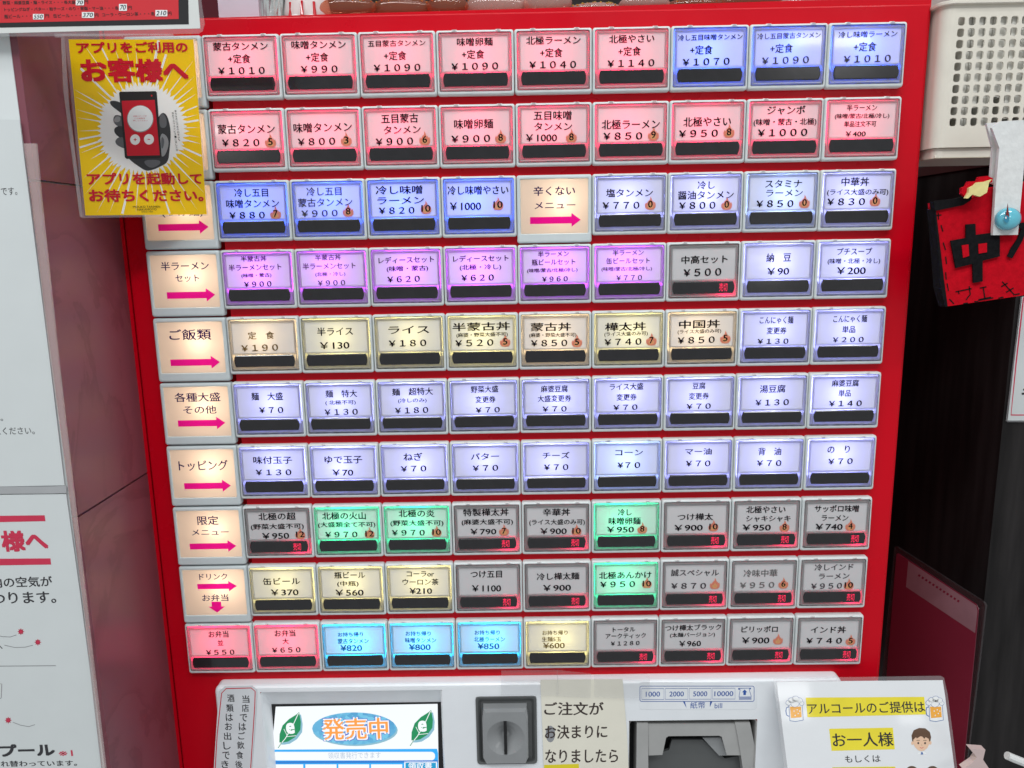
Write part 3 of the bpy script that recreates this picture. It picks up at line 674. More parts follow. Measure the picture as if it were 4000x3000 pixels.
# coin slot
a = Acc(); w = cR - cL
a.loft([rr(cL - .005, cR + .005, cB - .005, cT + .005, .05, PY + .002), rr(cL, cR, cB, cT, .05, PY - .02), rr(cL + .03, cR - .03, cB + .03, cT - .03, .05, PY - .01), rr(cL + .07, cR - .07, cB + .02, cT - .1, .03, PY + .05)], GREYD, cap1=True)
cs = a.build('coin_slot_surround', ctrl)
a = Acc(); x0, x1, z0, z1 = cL + .085, cR - .12, cB + .04, cT - .14
ccx, ccz = (x0 + x1) / 2, (z0 + z1) / 2 - .02; R_ = (x1 - x0) * .41; N = 32
def sq(x0, x1, z0, z1, y):                              # 32 points on a rectangle outline matched by angle to a circle
    o = []
    for k in range(N):
        t = 2 * math.pi * k / N; c, s_ = math.cos(t), math.sin(t)
        sc_ = min(abs(((x1 if c > 0 else x0) - ccx) / c) if abs(c) > 1e-6 else 9, abs(((z1 if s_ > 0 else z0) - ccz) / s_) if abs(s_) > 1e-6 else 9)
        o.append(Vector((ccx + c * sc_, y, ccz + s_ * sc_)))
    return o
def cir(r, y): return [Vector((ccx + r * math.cos(2 * math.pi * k / N), y, ccz + r * math.sin(2 * math.pi * k / N))) for k in range(N)]
a.loft([sq(x0, x1, z0, z1, PY + .06), sq(x0 + .01, x1 - .01, z0 + .01, z1 - .01, PY - .07), sq(x0 + .03, x1 - .03, z0 + .03, z1 - .06, PY - .09)], GREYP)
a.loft([sq(x0 + .03, x1 - .03, z0 + .03, z1 - .06, PY - .09), cir(R_, PY - .09)], GREYP)
a.loft([cir(R_, PY - .09), cir(R_ * .8, PY - .06), cir(R_ * .5, PY - .02), cir(R_ * .2, PY + .01), cir(.001, PY + .012)], GREYP)
a.build('coin_slot', ctrl)
sa, sb = pan.hit(1971, 2803), pan.hit(1971, 2930)
a = Acc(); a.box(ccx - .022, ccx + .022, PY - .10, PY + .012, sb.z, sa.z, BLACK); a.build('coin_slit', ctrl)
# bill slot
a = Acc()
a.loft([rr(bL, bR, bB, bT, .05, PY), rr(bL + .015, bR - .015, bB + .015, bT - .015, .05, PY + .02), rr(bL + .02, bR - .02, bB + .02, bT - .02, .05, PY + .5)], GREYL, cap1=True)
a.build('bill_slot_recess', ctrl)
D2 = Plane((0, PY + .06, 0), (0, -1, 0))
def zp(x, y, pl_): return pl_.hit(1800 + x * .5425, 2550 + y * .5425)
def prism(pts, pl_, depth, m, bev=0.02):
    a = Acc(); F = [zp(x, y, pl_) for x, y in pts]; n = len(F); c = sum(F, Vector()) / n
    G = [p + (c - p) * 0.0 + Vector((0, -bev, 0)) * 0 for p in F]
    B = [p + Vector((0, depth, 0)) for p in F]
    a.add(F + B, [tuple(range(n))] + [(i, (i + 1) % n, n + (i + 1) % n, n + i) for i in range(n)], m); return a
prism([(1268, 505), (1348, 505), (1352, 1000), (1262, 1000)], YP(PY + .03), .3, GREYL).build('bill_guide', ctrl)
prism([(1975, 503), (2082, 503), (2122, 700), (2160, 1000), (2055, 1000), (2018, 740)], YP(PY + .03), .3, GREYL).build('bill_guide', ctrl)
prism([(1348, 512), (1975, 510), (2018, 738), (1915, 738), (1880, 605), (1860, 597), (1495, 600), (1478, 612), (1452, 735), (1352, 740)], YP(PY + .05), .1, GREYL).build('bill_mouth', ctrl)
prism([(1352, 745), (1500, 700), (1520, 625), (1740, 625), (1900, 760), (2018, 742), (2060, 1000), (1350, 1000)], YP(PY + .22), .05, GREYD).build('bill_tray', ctrl)
prism([(1740, 612), (1875, 610), (1915, 740), (1860, 740)], YP(PY + .14), .05, GREYP).build('bill_ramp', ctrl)
a = Acc(); g = zp(1215, 500, pan); h_ = zp(1262, 1000, YP(PY + .3)); a.box(bL + .03, bR - .03, PY + .36, PY + .40, bB + .05, bT - .04, BLACK); a.build('bill_slot_gap', ctrl)
# bill denomination sticker (printed part of the machine)
BL_ = mat('blue_print', (0.02, 0.09, 0.38), 0.4); STW = mat('sticker_white', (0.84, 0.87, 0.90), 0.25, coat=0.3)
d = Draw(pan, *Z2)
a0 = slab(pan, [(1800 + x * .5425, 2550 + y * .5425) for x, y in d.rrl(1283, 212, 2135, 408, 22)], STW, 0.004, 0.004); stk = a0.build('bill_sticker', ctrl)
d.base = 0.004
def rl(x0, y0, x1, y1, w, r=0):
    p = d.rrl(x0, y0, x1, y1, r) if r else [(x0, y0), (x1, y0), (x1, y1), (x0, y1)]
    d.line(p, w, BL_, 1, True)
rl(1290, 240, 2112, 350, 4, 12)
for i, t in enumerate(('1000', '2000', '5000', '10000')):
    x0 = (1303, 1473, 1645, 1813)[i]; x1 = (1463, 1635, 1803, 1975)[i]
    rl(x0, 258 - i, x1, 336 - i, 3); m_ = (x1 - x0) * (.18 if i < 3 else .08); d.text(t, x0 + m_, 298 - i, x1 - m_, 297 - i, 36, BL_, 1, bold=.01)
d.text('紙幣', 1652, 378, 1760, 376, 48, BL_, 1); d.text('bill', 1828, 382, 1882, 380, 36, BL_, 1)
d.poly([(1600, 352), (1614, 352), (1626, 398)], BL_, 1); d.poly([(1795, 350), (1812, 350), (1793, 392)], BL_, 1)
d.poly([(1997, 254), (2090, 252), (2088, 262), (2078, 264), (2078, 256), (2008, 258), (2010, 266), (2000, 266)], BL_, 1)
d.line([(2012, 264), (2003, 318)], 3, BL_, 1); d.line([(2076, 262), (2092, 314)], 3, BL_, 1)
for y in (318, 324, 330, 336): d.line([(2003, y), (2093, y - 1)], 3, BL_, 1)
d.poly([(2044, 264), (2062, 284), (2053, 284), (2053, 304), (2035, 304), (2035, 284), (2026, 284)], BL_, 1)
d.flush('sticker_print', ctrl)

# ============================================================ papers taped to the machine
FILM = film('clear_tape', alpha=0.04, rough=0.12); LAM = film('laminate_film', alpha=0.16, rough=0.06)
# long vertical notice with a red outline
v0 = Plane((0, PY - 0.012, 0), (0, -1, 0)); d = Draw(v0, *Z)
n1 = empty('drinking_notice', v0.hit(900, 3000)); tag(n1, 'narrow vertical notice with a red outline at the left of the screen', 'notice')
NW = mat('notice_paper', (0.72, 0.75, 0.78), 0.2, coat=0.5, coatr=0.05)
PR_ = mat('red_print', (0.62, 0.02, 0.05), 0.4); PB = mat('black_print', (0.02, 0.02, 0.025), 0.4)
slab(v0, [(750 + x * .7007, 2550 + y * .7007) for x, y in ((185, 187), (335, 183), (362, 205), (360, 290), (330, 700), (118, 700), (135, 430), (150, 215))], NW, .006, .004).build('paper', n1)
d.base = .004
d.line([(125, 720), (140, 460), (165, 225), (190, 200), (330, 196), (352, 215), (350, 290), (322, 720)], 5, PR_, 1)
for chs, pts in (('当店ではご飲食後の', ((300, 258), (297, 308), (288, 362), (281, 412), (277, 462), (271, 515), (266, 570), (261, 622), (256, 672))),
                 ('酒類はお出しでき', ((216, 253), (211, 308), (208, 360), (204, 410), (198, 465), (195, 518), (190, 572), (184, 622)))):
    for c_, (x, y) in zip(chs, pts): d.text(c_, x - 20, y, x + 20, y, 42, PB, 1, bold=.015)
d.flush('lettering', n1)
# cream order notice
v1 = Plane((0, PY - 0.01, 0), (0, -1, 0)); d = Draw(v1, *Z2)
n2 = empty('order_notice', v1.hit(2270, 3000)); tag(n2, 'cream paper notice between the coin slot and the bill slot, yellow strip at its foot', 'notice')
CREAM = mat('cream_paper', (0.84, 0.81, 0.69), 0.3, noise=.03, coat=.35, coatr=.12); BR = mat('brown_black_print', (0.045, 0.03, 0.025), .5); YEL = mat('yellow_highlight', (0.80, 0.68, 0.02), .4)
slab(v1, [(1800 + x * .5425, 2550 + y * .5425) for x, y in ((573, 195), (1165, 190), (1195, 560), (1215, 980), (600, 980), (590, 600))], CREAM, .006, .004).build('paper', n2)
d.base = .004
d.text('ご注文が', 600, 402, 1028, 402, 96, BR, 1, bold=.02); d.text('お決まりに', 605, 572, 1055, 566, 100, BR, 1, bold=.02); d.text('なりましたら', 608, 745, 1132, 742, 96, BR, 1, bold=.02)
d.poly([(600, 808), (850, 800), (852, 960), (600, 960)], YEL, 1)
d.ell(645, 585, 34, 60, mat('grey_smudge', (0.30, .31, .33), .8), 0.5, 16); d.flush('lettering', n2)
for pts in (((292, 128), (700, 124), (702, 308), (288, 305)), ((692, 124), (940, 150), (935, 322), (690, 312)), ((960, 160), (1360, 165), (1362, 325), (1165, 330), (960, 318))):
    slab(v1, [(1800 + x * .5425, 2550 + y * .5425) for x, y in pts], FILM, .004, .030 + .006 * random.random()).build('tape', n2)
# laminated alcohol poster, top edge on the panel, foot swung towards the viewer
A_, B_ = YP(-0.22).hit(3030, 2655), YP(-0.22).hit(3685, 2645)
dn = (CMT @ Vector((0.62, 7.7, -1))).normalized()
pv = Plane(A_, (B_ - A_).cross(dn)); Z3 = (2900, 2000, 0.6027)
def p3(L): return [(2900 + x * .6027, 2000 + y * .6027) for x, y in L]
al = empty('alcohol_poster', pv.hit(3400, 3000)); tag(al, 'laminated poster with two beer mugs and a boy face, lower right of the machine', 'poster')
GP = mat('glossy_poster_paper', (0.80, 0.82, 0.84), 0.25, coat=1, coatr=.05, noise=.01, scale=55, bump=.8)
slab(pv, p3([(222, 1100), (1298, 1090), (1312, 1180), (1382, 1720), (300, 1720)]), GP, .01).build('paper', al)
margin(pv, p3([(200, 1078), (1285, 1062), (1306, 1074), (1330, 1180), (1400, 1720), (280, 1720)]),
       p3([(222, 1100), (1280, 1090), (1298, 1090), (1312, 1180), (1382, 1720), (300, 1720)]), LAM).build('laminate_margin', al)
YP_ = mat('yellow_poster_bar', (0.85, 0.72, 0.03), .3, coat=.6, coatr=.05); KP = mat('black_poster_print', (0.02, .02, .02), .3, coat=.6)
BEER = mat('beer_print', (0.90, 0.42, 0.05), .3, coat=.5); MUGB = mat('mug_outline_print', (0.10, 0.18, 0.42), .3, coat=.5); FOAM = mat('foam_print', (0.86, 0.88, 0.88), .3, coat=.5)
SKIN = mat('skin_print', (0.82, 0.55, 0.38), .3, coat=.5); HAIR = mat('hair_print', (0.12, 0.06, 0.03), .3, coat=.5)
for lx_, ly_, sz, wt in ((3075, 2700, 5, .22), (3110, 2790, 3, .08), (3560, 2810, 2.5, .04)):
    h0 = pv.hit(lx_, ly_); dd_ = (h0 - CP).normalized(); rf = dd_ - pv.n * 2 * dd_.dot(pv.n)
    if rf.y < -.2: area('glare_light', h0 + rf * 90, h0, sz, sz * .4, wt)  # added lamps along the mirror direction, for glare on the laminate
d = Draw(pv, *Z3)
d.poly([(410, 1203), (1178, 1198), (1190, 1312), (422, 1330)], YP_, 1); d.text('アルコールのご提供は', 422, 1275, 1182, 1262, 74, KP, 2, lean=.12, bold=.012)
d.poly([(562, 1405), (975, 1398), (988, 1538), (578, 1548)], YP_, 1); d.text('お一人様', 583, 1478, 978, 1472, 92, KP, 2, lean=.12, bold=.015)
d.text('もしくは', 665, 1602, 895, 1598, 46, KP, 2, lean=.12, bold=.005)
d.poly([(582, 1655), (990, 1650), (1000, 1720), (590, 1720)], YP_, 1)
d.flush('lettering', al)
for mx, fl_ in ((338, 1), (1246, 1)):
    dd = Draw(pv, *Z3); o = mx - 338
    dd.line([(302 + o, 1262), (286 + o, 1268), (282 + o, 1290), (286 + o, 1315), (302 + o, 1325)], 6, MUGB, 1)
    dd.poly([(300 + o, 1240), (388 + o, 1238), (396 + o, 1350), (345 + o, 1360), (306 + o, 1354)], MUGB, 1)
    dd.poly([(303 + o, 1243), (385 + o, 1241), (392 + o, 1347), (345 + o, 1356), (309 + o, 1350)], FOAM, 2)
    dd.poly([(308 + o, 1262), (380 + o, 1262), (384 + o, 1330), (315 + o, 1336)], BEER, 3)
    for ex, ey, er in ((300, 1236, 17), (318, 1222, 20), (345, 1214, 22), (370, 1222, 18), (384, 1240, 14), (340, 1240, 26)):
        dd.ell(ex + o, ey, er + 2, er * .9 + 2, MUGB, 3.3); dd.ell(ex + o, ey, er, er * .9, FOAM, 3.6)
    for ex, ey in ((335, 1290), (355, 1282), (362, 1306), (342, 1318), (372, 1290)): dd.ell(ex + o, ey, 4, 4, FOAM, 4)
    dd.flush('beer_mug_picture', al)
dd = Draw(pv, *Z3)
dd.poly([(1100, 1480), (1096, 1448), (1110, 1415), (1145, 1400), (1185, 1402), (1215, 1425), (1223, 1460), (1215, 1500), (1105, 1500)], HAIR, 1)
dd.poly([(1108, 1470), (1140, 1452), (1185, 1458), (1208, 1470), (1212, 1500), (1200, 1528), (1180, 1545), (1160, 1550), (1138, 1543), (1118, 1522), (1108, 1498)], SKIN, 2)
dd.poly([(1106, 1478), (1110, 1440), (1200, 1435), (1214, 1475), (1190, 1455), (1180, 1470), (1160, 1450), (1130, 1468), (1125, 1458)], HAIR, 3)
dd.ell(1102, 1498, 8, 12, SKIN, 1.5); dd.ell(1218, 1496, 8, 12, SKIN, 1.5)
for ex in (1140, 1184): dd.ell(ex, 1498, 6, 7, KP, 3); dd.line([(ex - 12, 1480), (ex + 10, 1480)], 3, HAIR, 3)
dd.line([(1150, 1526), (1162, 1531), (1174, 1525)], 3, PR_, 3); dd.line([(1161, 1508), (1164, 1514)], 2, HAIR, 3)
dd.poly([(1146, 1556), (1180, 1554), (1195, 1568), (1135, 1570)], FOAM, 1); dd.poly([(1158, 1556), (1168, 1556), (1172, 1572), (1156, 1572)], MUGB, 2)
dd.flush('boy_face_picture', al)
dd = Draw(pv, *Z3)
for hx in (1098, 1232): dd.ell(hx, 1682, 40, 36, HAIR, 1)
dd.flush('hair_picture', al)

# ============================================================ left: pillar with marble side, posters
XW = -5.35; YF = XP(XW).hit(226, 1400).y
wall = Acc(); w0 = XP(XW)
zj1 = (w0.hit(143, 703).z + w0.hit(310, 727).z) / 2; zj2 = (w0.hit(310, 2020).z + w0.hit(565, 1850).z) / 2
PILL = mat('white_pillar_paint', (0.70, 0.74, 0.74), .5, noise=.02)
def marble():
    m = mat('mauve_marble', (0.22, .07, .09), 0.34, noise=.0, spec=.4); nt = m.node_tree; b = nt.nodes['Principled BSDF']
    tc = nt.nodes.new('ShaderNodeTexCoord'); n = nt.nodes.new('ShaderNodeTexNoise'); n.inputs['Scale'].default_value = 9; n.inputs['Detail'].default_value = 8; n.inputs['Distortion'].default_value = 1.2
    n.inputs['Roughness'].default_value = .6
    nt.links.new(tc.outputs['Object'], n.inputs['Vector'])
    cr = nt.nodes.new('ShaderNodeValToRGB'); e = cr.color_ramp.elements
    e[0].position = .40; e[0].color = (0.22, .070, .092, 1); e[1].position = .52; e[1].color = (0.205, .062, .082, 1)
    x = e.new(.47); x.color = (0.175, .050, .066, 1); x = e.new(.455); x.color = (0.215, .066, .086, 1)
    nt.links.new(n.outputs['Fac'], cr.inputs[0]); nt.links.new(cr.outputs[0], b.inputs['Base Color']); return m
MARB = marble()
a = Acc(); a.box(-16, XW - .08, YF, 9, -14, 8, PILL); wl = a.build('wall_left'); tag(wl, 'white wall with glossy mauve marble on its side face', kind='structure')
for z0, z1 in ((zj1 + .012, 8), (zj2 + .012, zj1 - .012), (-14, zj2 - .012)):
    a = Acc(); a.box(XW - .08, XW, YF + .01, 9, z0, z1, MARB); a.build('wall_tile', wl)
def px4(*L): return list(L)
front = Plane((0, YF - .02, 0), (0, -1, 0))
PAP = mat('poster_white_paper', (0.66, 0.70, 0.70), .35, coat=.3, coatr=.15, noise=.015)
# white notice above, and the ventilation poster below
w1 = empty('white_notice', front.hit(0, 1500)); tag(w1, 'large white sheet with a few small black words, on the left wall', 'notice')
slab(front, [(-300, 462), (76, 468), (92, 600), (193, 1400), (252, 1896), (-300, 1906)], PAP, .01, .01).build('paper', w1)
d = Draw(front, 0, 0, 1, base=.01)
PG = mat('grey_black_print', (0.05, .05, .055), .5)
d.text('です。', 4, 748, 66, 746, 30, PG, 1); d.text('。', 2, 1640, 12, 1640, 8, PG, 1); d.text('えください。', -22, 1684, 134, 1682, 28, PG, 1)
d.flush('lettering', w1)
slab(front, [(-300, 1905), (205, 1900), (258, 1898), (260, 1926), (206, 1928), (-300, 1932)], mat('grey_sleeve_strip', (0.40, .41, .42), .3, coat=.5), .01, .016).build('sleeve_edge', w1)
w2 = empty('ventilation_poster', front.hit(0, 2900)); tag(w2, 'white poster with red bars and black text, lowest on the left wall', 'poster')
slab(front, [(-300, 1936), (258, 1930), (310, 2300), (352, 2620), (402, 3060), (-300, 3060)], PAP, .01, .01).build('paper', w2)
Z5 = (0, 1100, 1.1453); d = Draw(front, *Z5, base=.01)
VR = mat('crimson_print', (0.60, 0.03, 0.08), .4); VK = mat('poster_black_print', (0.03, .03, .035), .4)
d.poly([(-80, 800), (152, 797), (155, 817), (-80, 822)], VR, 1); d.poly([(-80, 946), (172, 944), (174, 965), (-80, 969)], VR, 1)
d.text('様へ', 4, 886, 162, 883, 72, VR, 1, bold=.035); d.text('内の空気が', -30, 1027, 178, 1022, 36, VK, 1, bold=.02); d.text('わります。', -30, 1080, 190, 1076, 40, VK, 1, bold=.02)
for sx, sy in ((71, 1194), (129, 1230), (28, 1496)):
    d.ell(sx, sy, 8, 8, VR, 1, 12)
    for k in range(8): t = k * math.pi / 4; d.line([(sx + 6 * math.cos(t), sy + 6 * math.sin(t)), (sx + 11 * math.cos(t), sy + 11 * math.sin(t))], 2.4, VR, 1)
GL = mat('grey_line_print', (0.22, .22, .23), .5)
d.line([(-20, 1205), (10, 1211), (35, 1212), (56, 1205)], 1.6, GL, 1); d.line([(15, 1240), (50, 1248), (85, 1247), (112, 1240)], 1.6, GL, 1); d.line([(44, 1503), (70, 1513), (98, 1518), (119, 1511)], 1.6, GL, 1)
d.line([(-60, 1312), (190, 1310)], 2, GL, 1); d.line([(-4, 1372), (6, 1372), (4, 1420), (-10, 1428)], 2, GL, 1); d.line([(-4, 1240), (8, 1252)], 2.5, VK, 1)
d.text('プール', -2, 1600, 186, 1596, 42, VK, 1, bold=.035); d.text('※1', 200, 1610, 248, 1608, 20, VR, 1, bold=.01); d.text('れ替わっています。', 2, 1645, 262, 1642, 20, VK, 1, bold=.02)
d.flush('lettering', w2)
slab(front, [(92, 560), (140, 560), (160, 780), (226, 1400), (312, 2150), (418, 3060), (404, 3060), (300, 2150), (196, 1400), (122, 780)], film('pink_clear_edge', alpha=.30, body=(.72, .58, .56)), .03, .06).build('sleeve_film', w2)

# red price poster hanging over the top left corner
mp = Plane((0, YF - .16, 0), (0, -1, 0)); Z6 = (0, 0, 0.40687); d = Draw(mp, *Z6)
pp = empty('price_poster', mp.hit(300, 0)); tag(pp, 'red and black price poster in a clear sleeve, cut off at the top left', 'poster')
def p6(L): return [(x * .40687, y * .40687) for x, y in L]
slab(mp, p6([(-400, 330), (960, 293), (1922, 272), (1900, 0), (1895, -500), (-400, -500)]), mat('sleeve_white_paper', (.68, .70, .68), .4, noise=.02), .01).build('paper', pp)
margin(mp, p6([(-400, 352), (960, 345), (1900, 322), (1945, 295), (1965, 230), (1930, 0), (1920, -500), (-400, -500)]), p6([(-400, 330), (960, 293), (1900, 275), (1915, 272), (1922, 262), (1900, 0), (1895, -500), (-400, -500)]), LAM).build('laminate_margin', pp)
MB_ = mat('poster_black', (.012, .012, .014), .3, coat=.5); MR = mat('poster_red', (.62, .02, .03), .35, coat=.5, noise=.04)
d.poly([(-400, 272), (1812, 233), (1800, -500), (-400, -500)], MB_, 1); d.poly([(-400, 228), (1716, 182), (1704, -500), (-400, -500)], MR, 2)
for t, x0, y0, x1, y1, h in (('野菜・麻婆豆腐・麺・ライス・・・各大盛', 25, 27, 722, 20, 36), ('円', 805, 17, 845, 16, 36), ('トッピングねぎ・バター・粉チーズ・のり・背脂・マー油・・・各', 40, 92, 1138, 76, 36), ('円', 1228, 74, 1264, 73, 34),
                             ('瓶ビール・・・', 40, 160, 300, 152, 38), ('円', 432, 152, 470, 151, 34), ('缶ビール・・・', 510, 152, 775, 146, 38), ('円', 908, 146, 944, 145, 34), ('コーラ・ウーロン茶・・・各', 980, 142, 1485, 130, 36), ('円', 1612, 130, 1646, 129, 34)):
    d.text(t, x0, y0, x1, y1, h, KP, 3, bold=.02)
d.flush('print', pp)
for t, x0, y0, x1, y1 in (('70', 727, 0, 806, 50), ('70', 1142, 38, 1218, 104), ('550', 316, 134, 420, 186), ('370', 786, 116, 902, 172), ('210', 1492, 96, 1606, 156)):
    d.rect(x0, y0, x1, y1, FOAM, 4); d.text(t, x0 + 10, (y0 + y1) / 2, x1 - 10, (y0 + y1) / 2 - 2, (y1 - y0) * .72, mat('green_black_pen', (.01, .05, .05), .5), 5, bold=.01, lean=-.2)
    d.flush('price_patch', pp)

# yellow app poster: left edge off the wall, right edge against the machine
ya, yb = YP(-0.85).hit(267, 154), YP(-0.10).hit(755, 154)
yp = Plane(ya, (yb - ya).cross(Vector((0, 0, 1)))); Z7 = (0, 0, .5877)
def p7(L): return [(x * .5877, y * .5877) for x, y in L]
yo = empty('app_poster', yp.hit(560, 842)); tag(yo, 'yellow laminated poster with a hand holding a phone, taped over the upper left labels', 'poster')
YB = thin('yellow_poster_print', (1.0, .68, .01), .22, .8, .08, (1, .55, .05)); YW = thin('white_poster_print', (.97, .97, .95), .20, .8, .08)
YR = thin('red_poster_print', (.62, .015, .03), .12, .8, .08); YK = thin('black_poster_ink', (.025, .022, .022), .05, .8, .08)
slab(yp, p7([(455, 262), (1285, 262), (1375, 1425), (568, 1432)]), YB, .006).build('paper', yo)
margin(yp, p7([(430, 246), (1296, 250), (1384, 1434), (556, 1450)]), p7([(455, 262), (1285, 262), (1375, 1425), (568, 1432)]), LAM).build('laminate_margin', yo)
d = Draw(yp, *Z7)
def inp(x, y):                                         # inside the poster outline
    xl = 455 + (568 - 455) * (y - 262) / 1170; xr = 1285 + (1375 - 1285) * (y - 262) / 1163
    return xl + 2 < x < xr - 2 and 264 < y < 1424
rc = random.Random(3); cxp, cyp = 945, 855
for k in range(46):
    t = 2 * math.pi * (k + rc.uniform(-.3, .3)) / 46; L = rc.uniform(120, 420) if k % 3 else rc.uniform(420, 760); w = rc.uniform(.012, .026)
    r0 = 268; r1 = r0 + L
    while not inp(cxp + r1 * math.cos(t), cyp + r1 * math.sin(t)) and r1 > r0 + 10: r1 -= 8
    wide = rc.random() < .3
    if wide:
        d.poly([(cxp + r0 * math.cos(t - w), cyp + r0 * math.sin(t - w)), (cxp + r1 * math.cos(t - w * .9), cyp + r1 * math.sin(t - w * .9)),
                (cxp + r1 * math.cos(t + w * .4), cyp + r1 * math.sin(t + w * .4)), (cxp + r0 * math.cos(t + w), cyp + r0 * math.sin(t + w))] if inp(cxp + r1 * math.cos(t - w), cyp + r1 * math.sin(t - w)) and inp(cxp + r1 * math.cos(t + w), cyp + r1 * math.sin(t + w)) else
               [(cxp + r0 * math.cos(t - w), cyp + r0 * math.sin(t - w)), (cxp + r1 * math.cos(t), cyp + r1 * math.sin(t)), (cxp + r0 * math.cos(t + w), cyp + r0 * math.sin(t + w))], YW, 1)
    else: d.poly([(cxp + r0 * math.cos(t - w), cyp + r0 * math.sin(t - w)), (cxp + r1 * math.cos(t), cyp + r1 * math.sin(t)), (cxp + r0 * math.cos(t + w), cyp + r0 * math.sin(t + w))], YW, 1)
star = []
for k in range(120):
    t = 2 * math.pi * k / 120; r = (296 if k % 2 else 274) + rc.uniform(0, 22) * (k % 2); star.append((cxp + r * math.cos(t), cyp + r * math.sin(t) * 1.02))
d.poly(star, YW, 1.3); d.flush('burst_print', yo)
H1 = thin('dark_grey_hand_print', (.045, .045, .047), .05, .8, .08); H2 = thin('mid_grey_hand_print', (.13, .13, .135), .05, .8, .08); H3 = thin('light_grey_hand_print', (.30, .30, .30), .05, .8, .08)
def smooth(pts, it=2):
    for _ in range(it):
        q = []
        for i in range(len(pts)):
            a_, b_ = pts[i], pts[(i + 1) % len(pts)]
            q += [(a_[0] * .75 + b_[0] * .25, a_[1] * .75 + b_[1] * .25), (a_[0] * .25 + b_[0] * .75, a_[1] * .25 + b_[1] * .75)]
        pts = q
    return pts
d.poly(smooth([(835, 1030), (860, 940), (1040, 800), (1075, 745), (1108, 760), (1130, 830), (1136, 900), (1128, 990), (1118, 1080), (1060, 1110), (1020, 1128), (970, 1138), (920, 1105), (870, 1070)]), H1, 2)
for f_, m_ in (([(728, 668), (790, 672), (850, 720), (850, 790), (790, 740), (735, 700)], H1), ([(752, 780), (775, 758), (850, 790), (850, 860), (800, 850), (755, 820)], H2),
               ([(758, 850), (800, 832), (850, 860), (852, 930), (800, 920), (760, 885)], H1), ([(765, 930), (800, 905), (855, 930), (858, 990), (815, 985), (770, 960)], H2)):
    d.poly(smooth(f_), m_, 2.5)
d.poly(smooth([(752, 800), (775, 770), (800, 778), (798, 808), (770, 815)]), H3, 3); d.poly(smooth([(1060, 760), (1090, 755), (1110, 800), (1105, 850), (1060, 850)]), H2, 3)
d.poly(smooth([(1062, 880), (1110, 900), (1125, 960), (1095, 1040), (1066, 1040)]), H3, 3); d.poly(smooth([(1072, 900), (1095, 930), (1085, 985), (1070, 990)]), H2, 3.4)
d.poly(smooth([(940, 1065), (1060, 1060), (1070, 1090), (1000, 1125)]), H2, 3)
d.poly([(792, 618), (800, 610), (1034, 606), (1042, 614), (1074, 1036), (1064, 1050), (842, 1056), (830, 1046)], YK, 4)
d.poly([(808, 670), (1028, 664), (1062, 1032), (846, 1036)], YR, 4.4)
d.ell(932, 790, 88, 90, H3, 4.7, 28); d.ell(932, 788, 84, 86, YW, 5, 28); d.ell(898, 928, 33, 35, YW, 5); d.ell(990, 926, 33, 35, YW, 5)
d.line([(888, 928), (908, 928)], 5, YR, 5.4); d.line([(898, 918), (898, 938)], 5, YR, 5.4); d.line([(981, 926), (998, 926)], 5, YR, 5.4)
for i, (x0, x1) in enumerate(((885, 975), (893, 965), (884, 980))): d.text(('店員スタッフが', 'この画面を', '押してください')[i], x0, 772 + 15 * i, x1, 771 + 15 * i, 9, YR, 5.4)
d.ell(1008, 636, 5, 6, YR, 5)
d.flush('phone_picture', yo)
for t, x0, y0, x1, y1, h, b_ in (('アプリをご利用の', 508, 318, 1245, 310, 78, .03), ('お客様へ', 535, 468, 1248, 462, 165, .04), ('アプリを起動して', 578, 1190, 1340, 1184, 84, .03), ('お待ちください。', 590, 1300, 1350, 1296, 86, .03)):
    d.text(t, x0, y0, x1, y1, h, YR, 3.7, bold=b_)
d.text('MOUKO TANMEN', 884, 1375, 1064, 1373, 14, YK, 5); d.text('NAKAMOTO', 912, 1393, 1040, 1391, 14, YK, 5); d.text('SINCE 1968', 940, 1408, 1016, 1407, 8, YK, 5)
for i, c_ in enumerate('※ちなみに代表の白根は、'): d.text(c_, 1160 + i * 2.2, 738 + i * 17.5, 1173 + i * 2.2, 738 + i * 17.5, 13, YK, 5)
for i, c_ in enumerate('撮影でスマホデビューしました。'): d.text(c_, 1142 + i * 2, 752 + i * 17.5, 1155 + i * 2, 752 + i * 17.5, 13, YK, 5)
d.flush('lettering', yo)
# clear flap that carries the poster from the wall
slab(yp, p7([(-20, 222), (1150, 225), (1160, 246), (430, 244), (460, 700), (556, 1450), (530, 1440), (420, 600), (405, 250), (-20, 246)]), LAM, .006, -.01).build('clear_flap', yo)

# ============================================================ right side
XRW = 7.6
BW = mat('black_wood_grain', (0.020, 0.018, 0.018), .5, noise=.5, scale=30, bump=.2, stretch=(4, 4, .4), spec=.15)
wr = XP(XRW); zl = (wr.hit(3589, 690).z + wr.hit(3864, 651).z) / 2; zl2 = wr.hit(3700, 640).z
a = Acc(); a.box(XRW, 16, 1.36, 9, -14, zl, BW); wrt = a.build('wall_right'); tag(wrt, 'black wood grained wall right of the machine', kind='structure')
a = Acc(); a.box(XRW - .03, 16, 1.33, 9, zl + .003, zl + .16, mat('dark_brown_trim', (.075, .03, .03), .4)); a.build('wall_trim', wrt)
a = Acc(); a.box(XRW + .02, 16, 1.38, 9, zl + .165, 8, mat('grey_brown_wall', (.10, .09, .09), .5)); a.build('upper_wall', wrt)
a = Acc(); a.box(XL - .2, XRW, 8.2, 8.4, -14, 8, BW); bk = a.build('wall_back'); tag(bk, 'dark wall behind the machine', kind='structure')
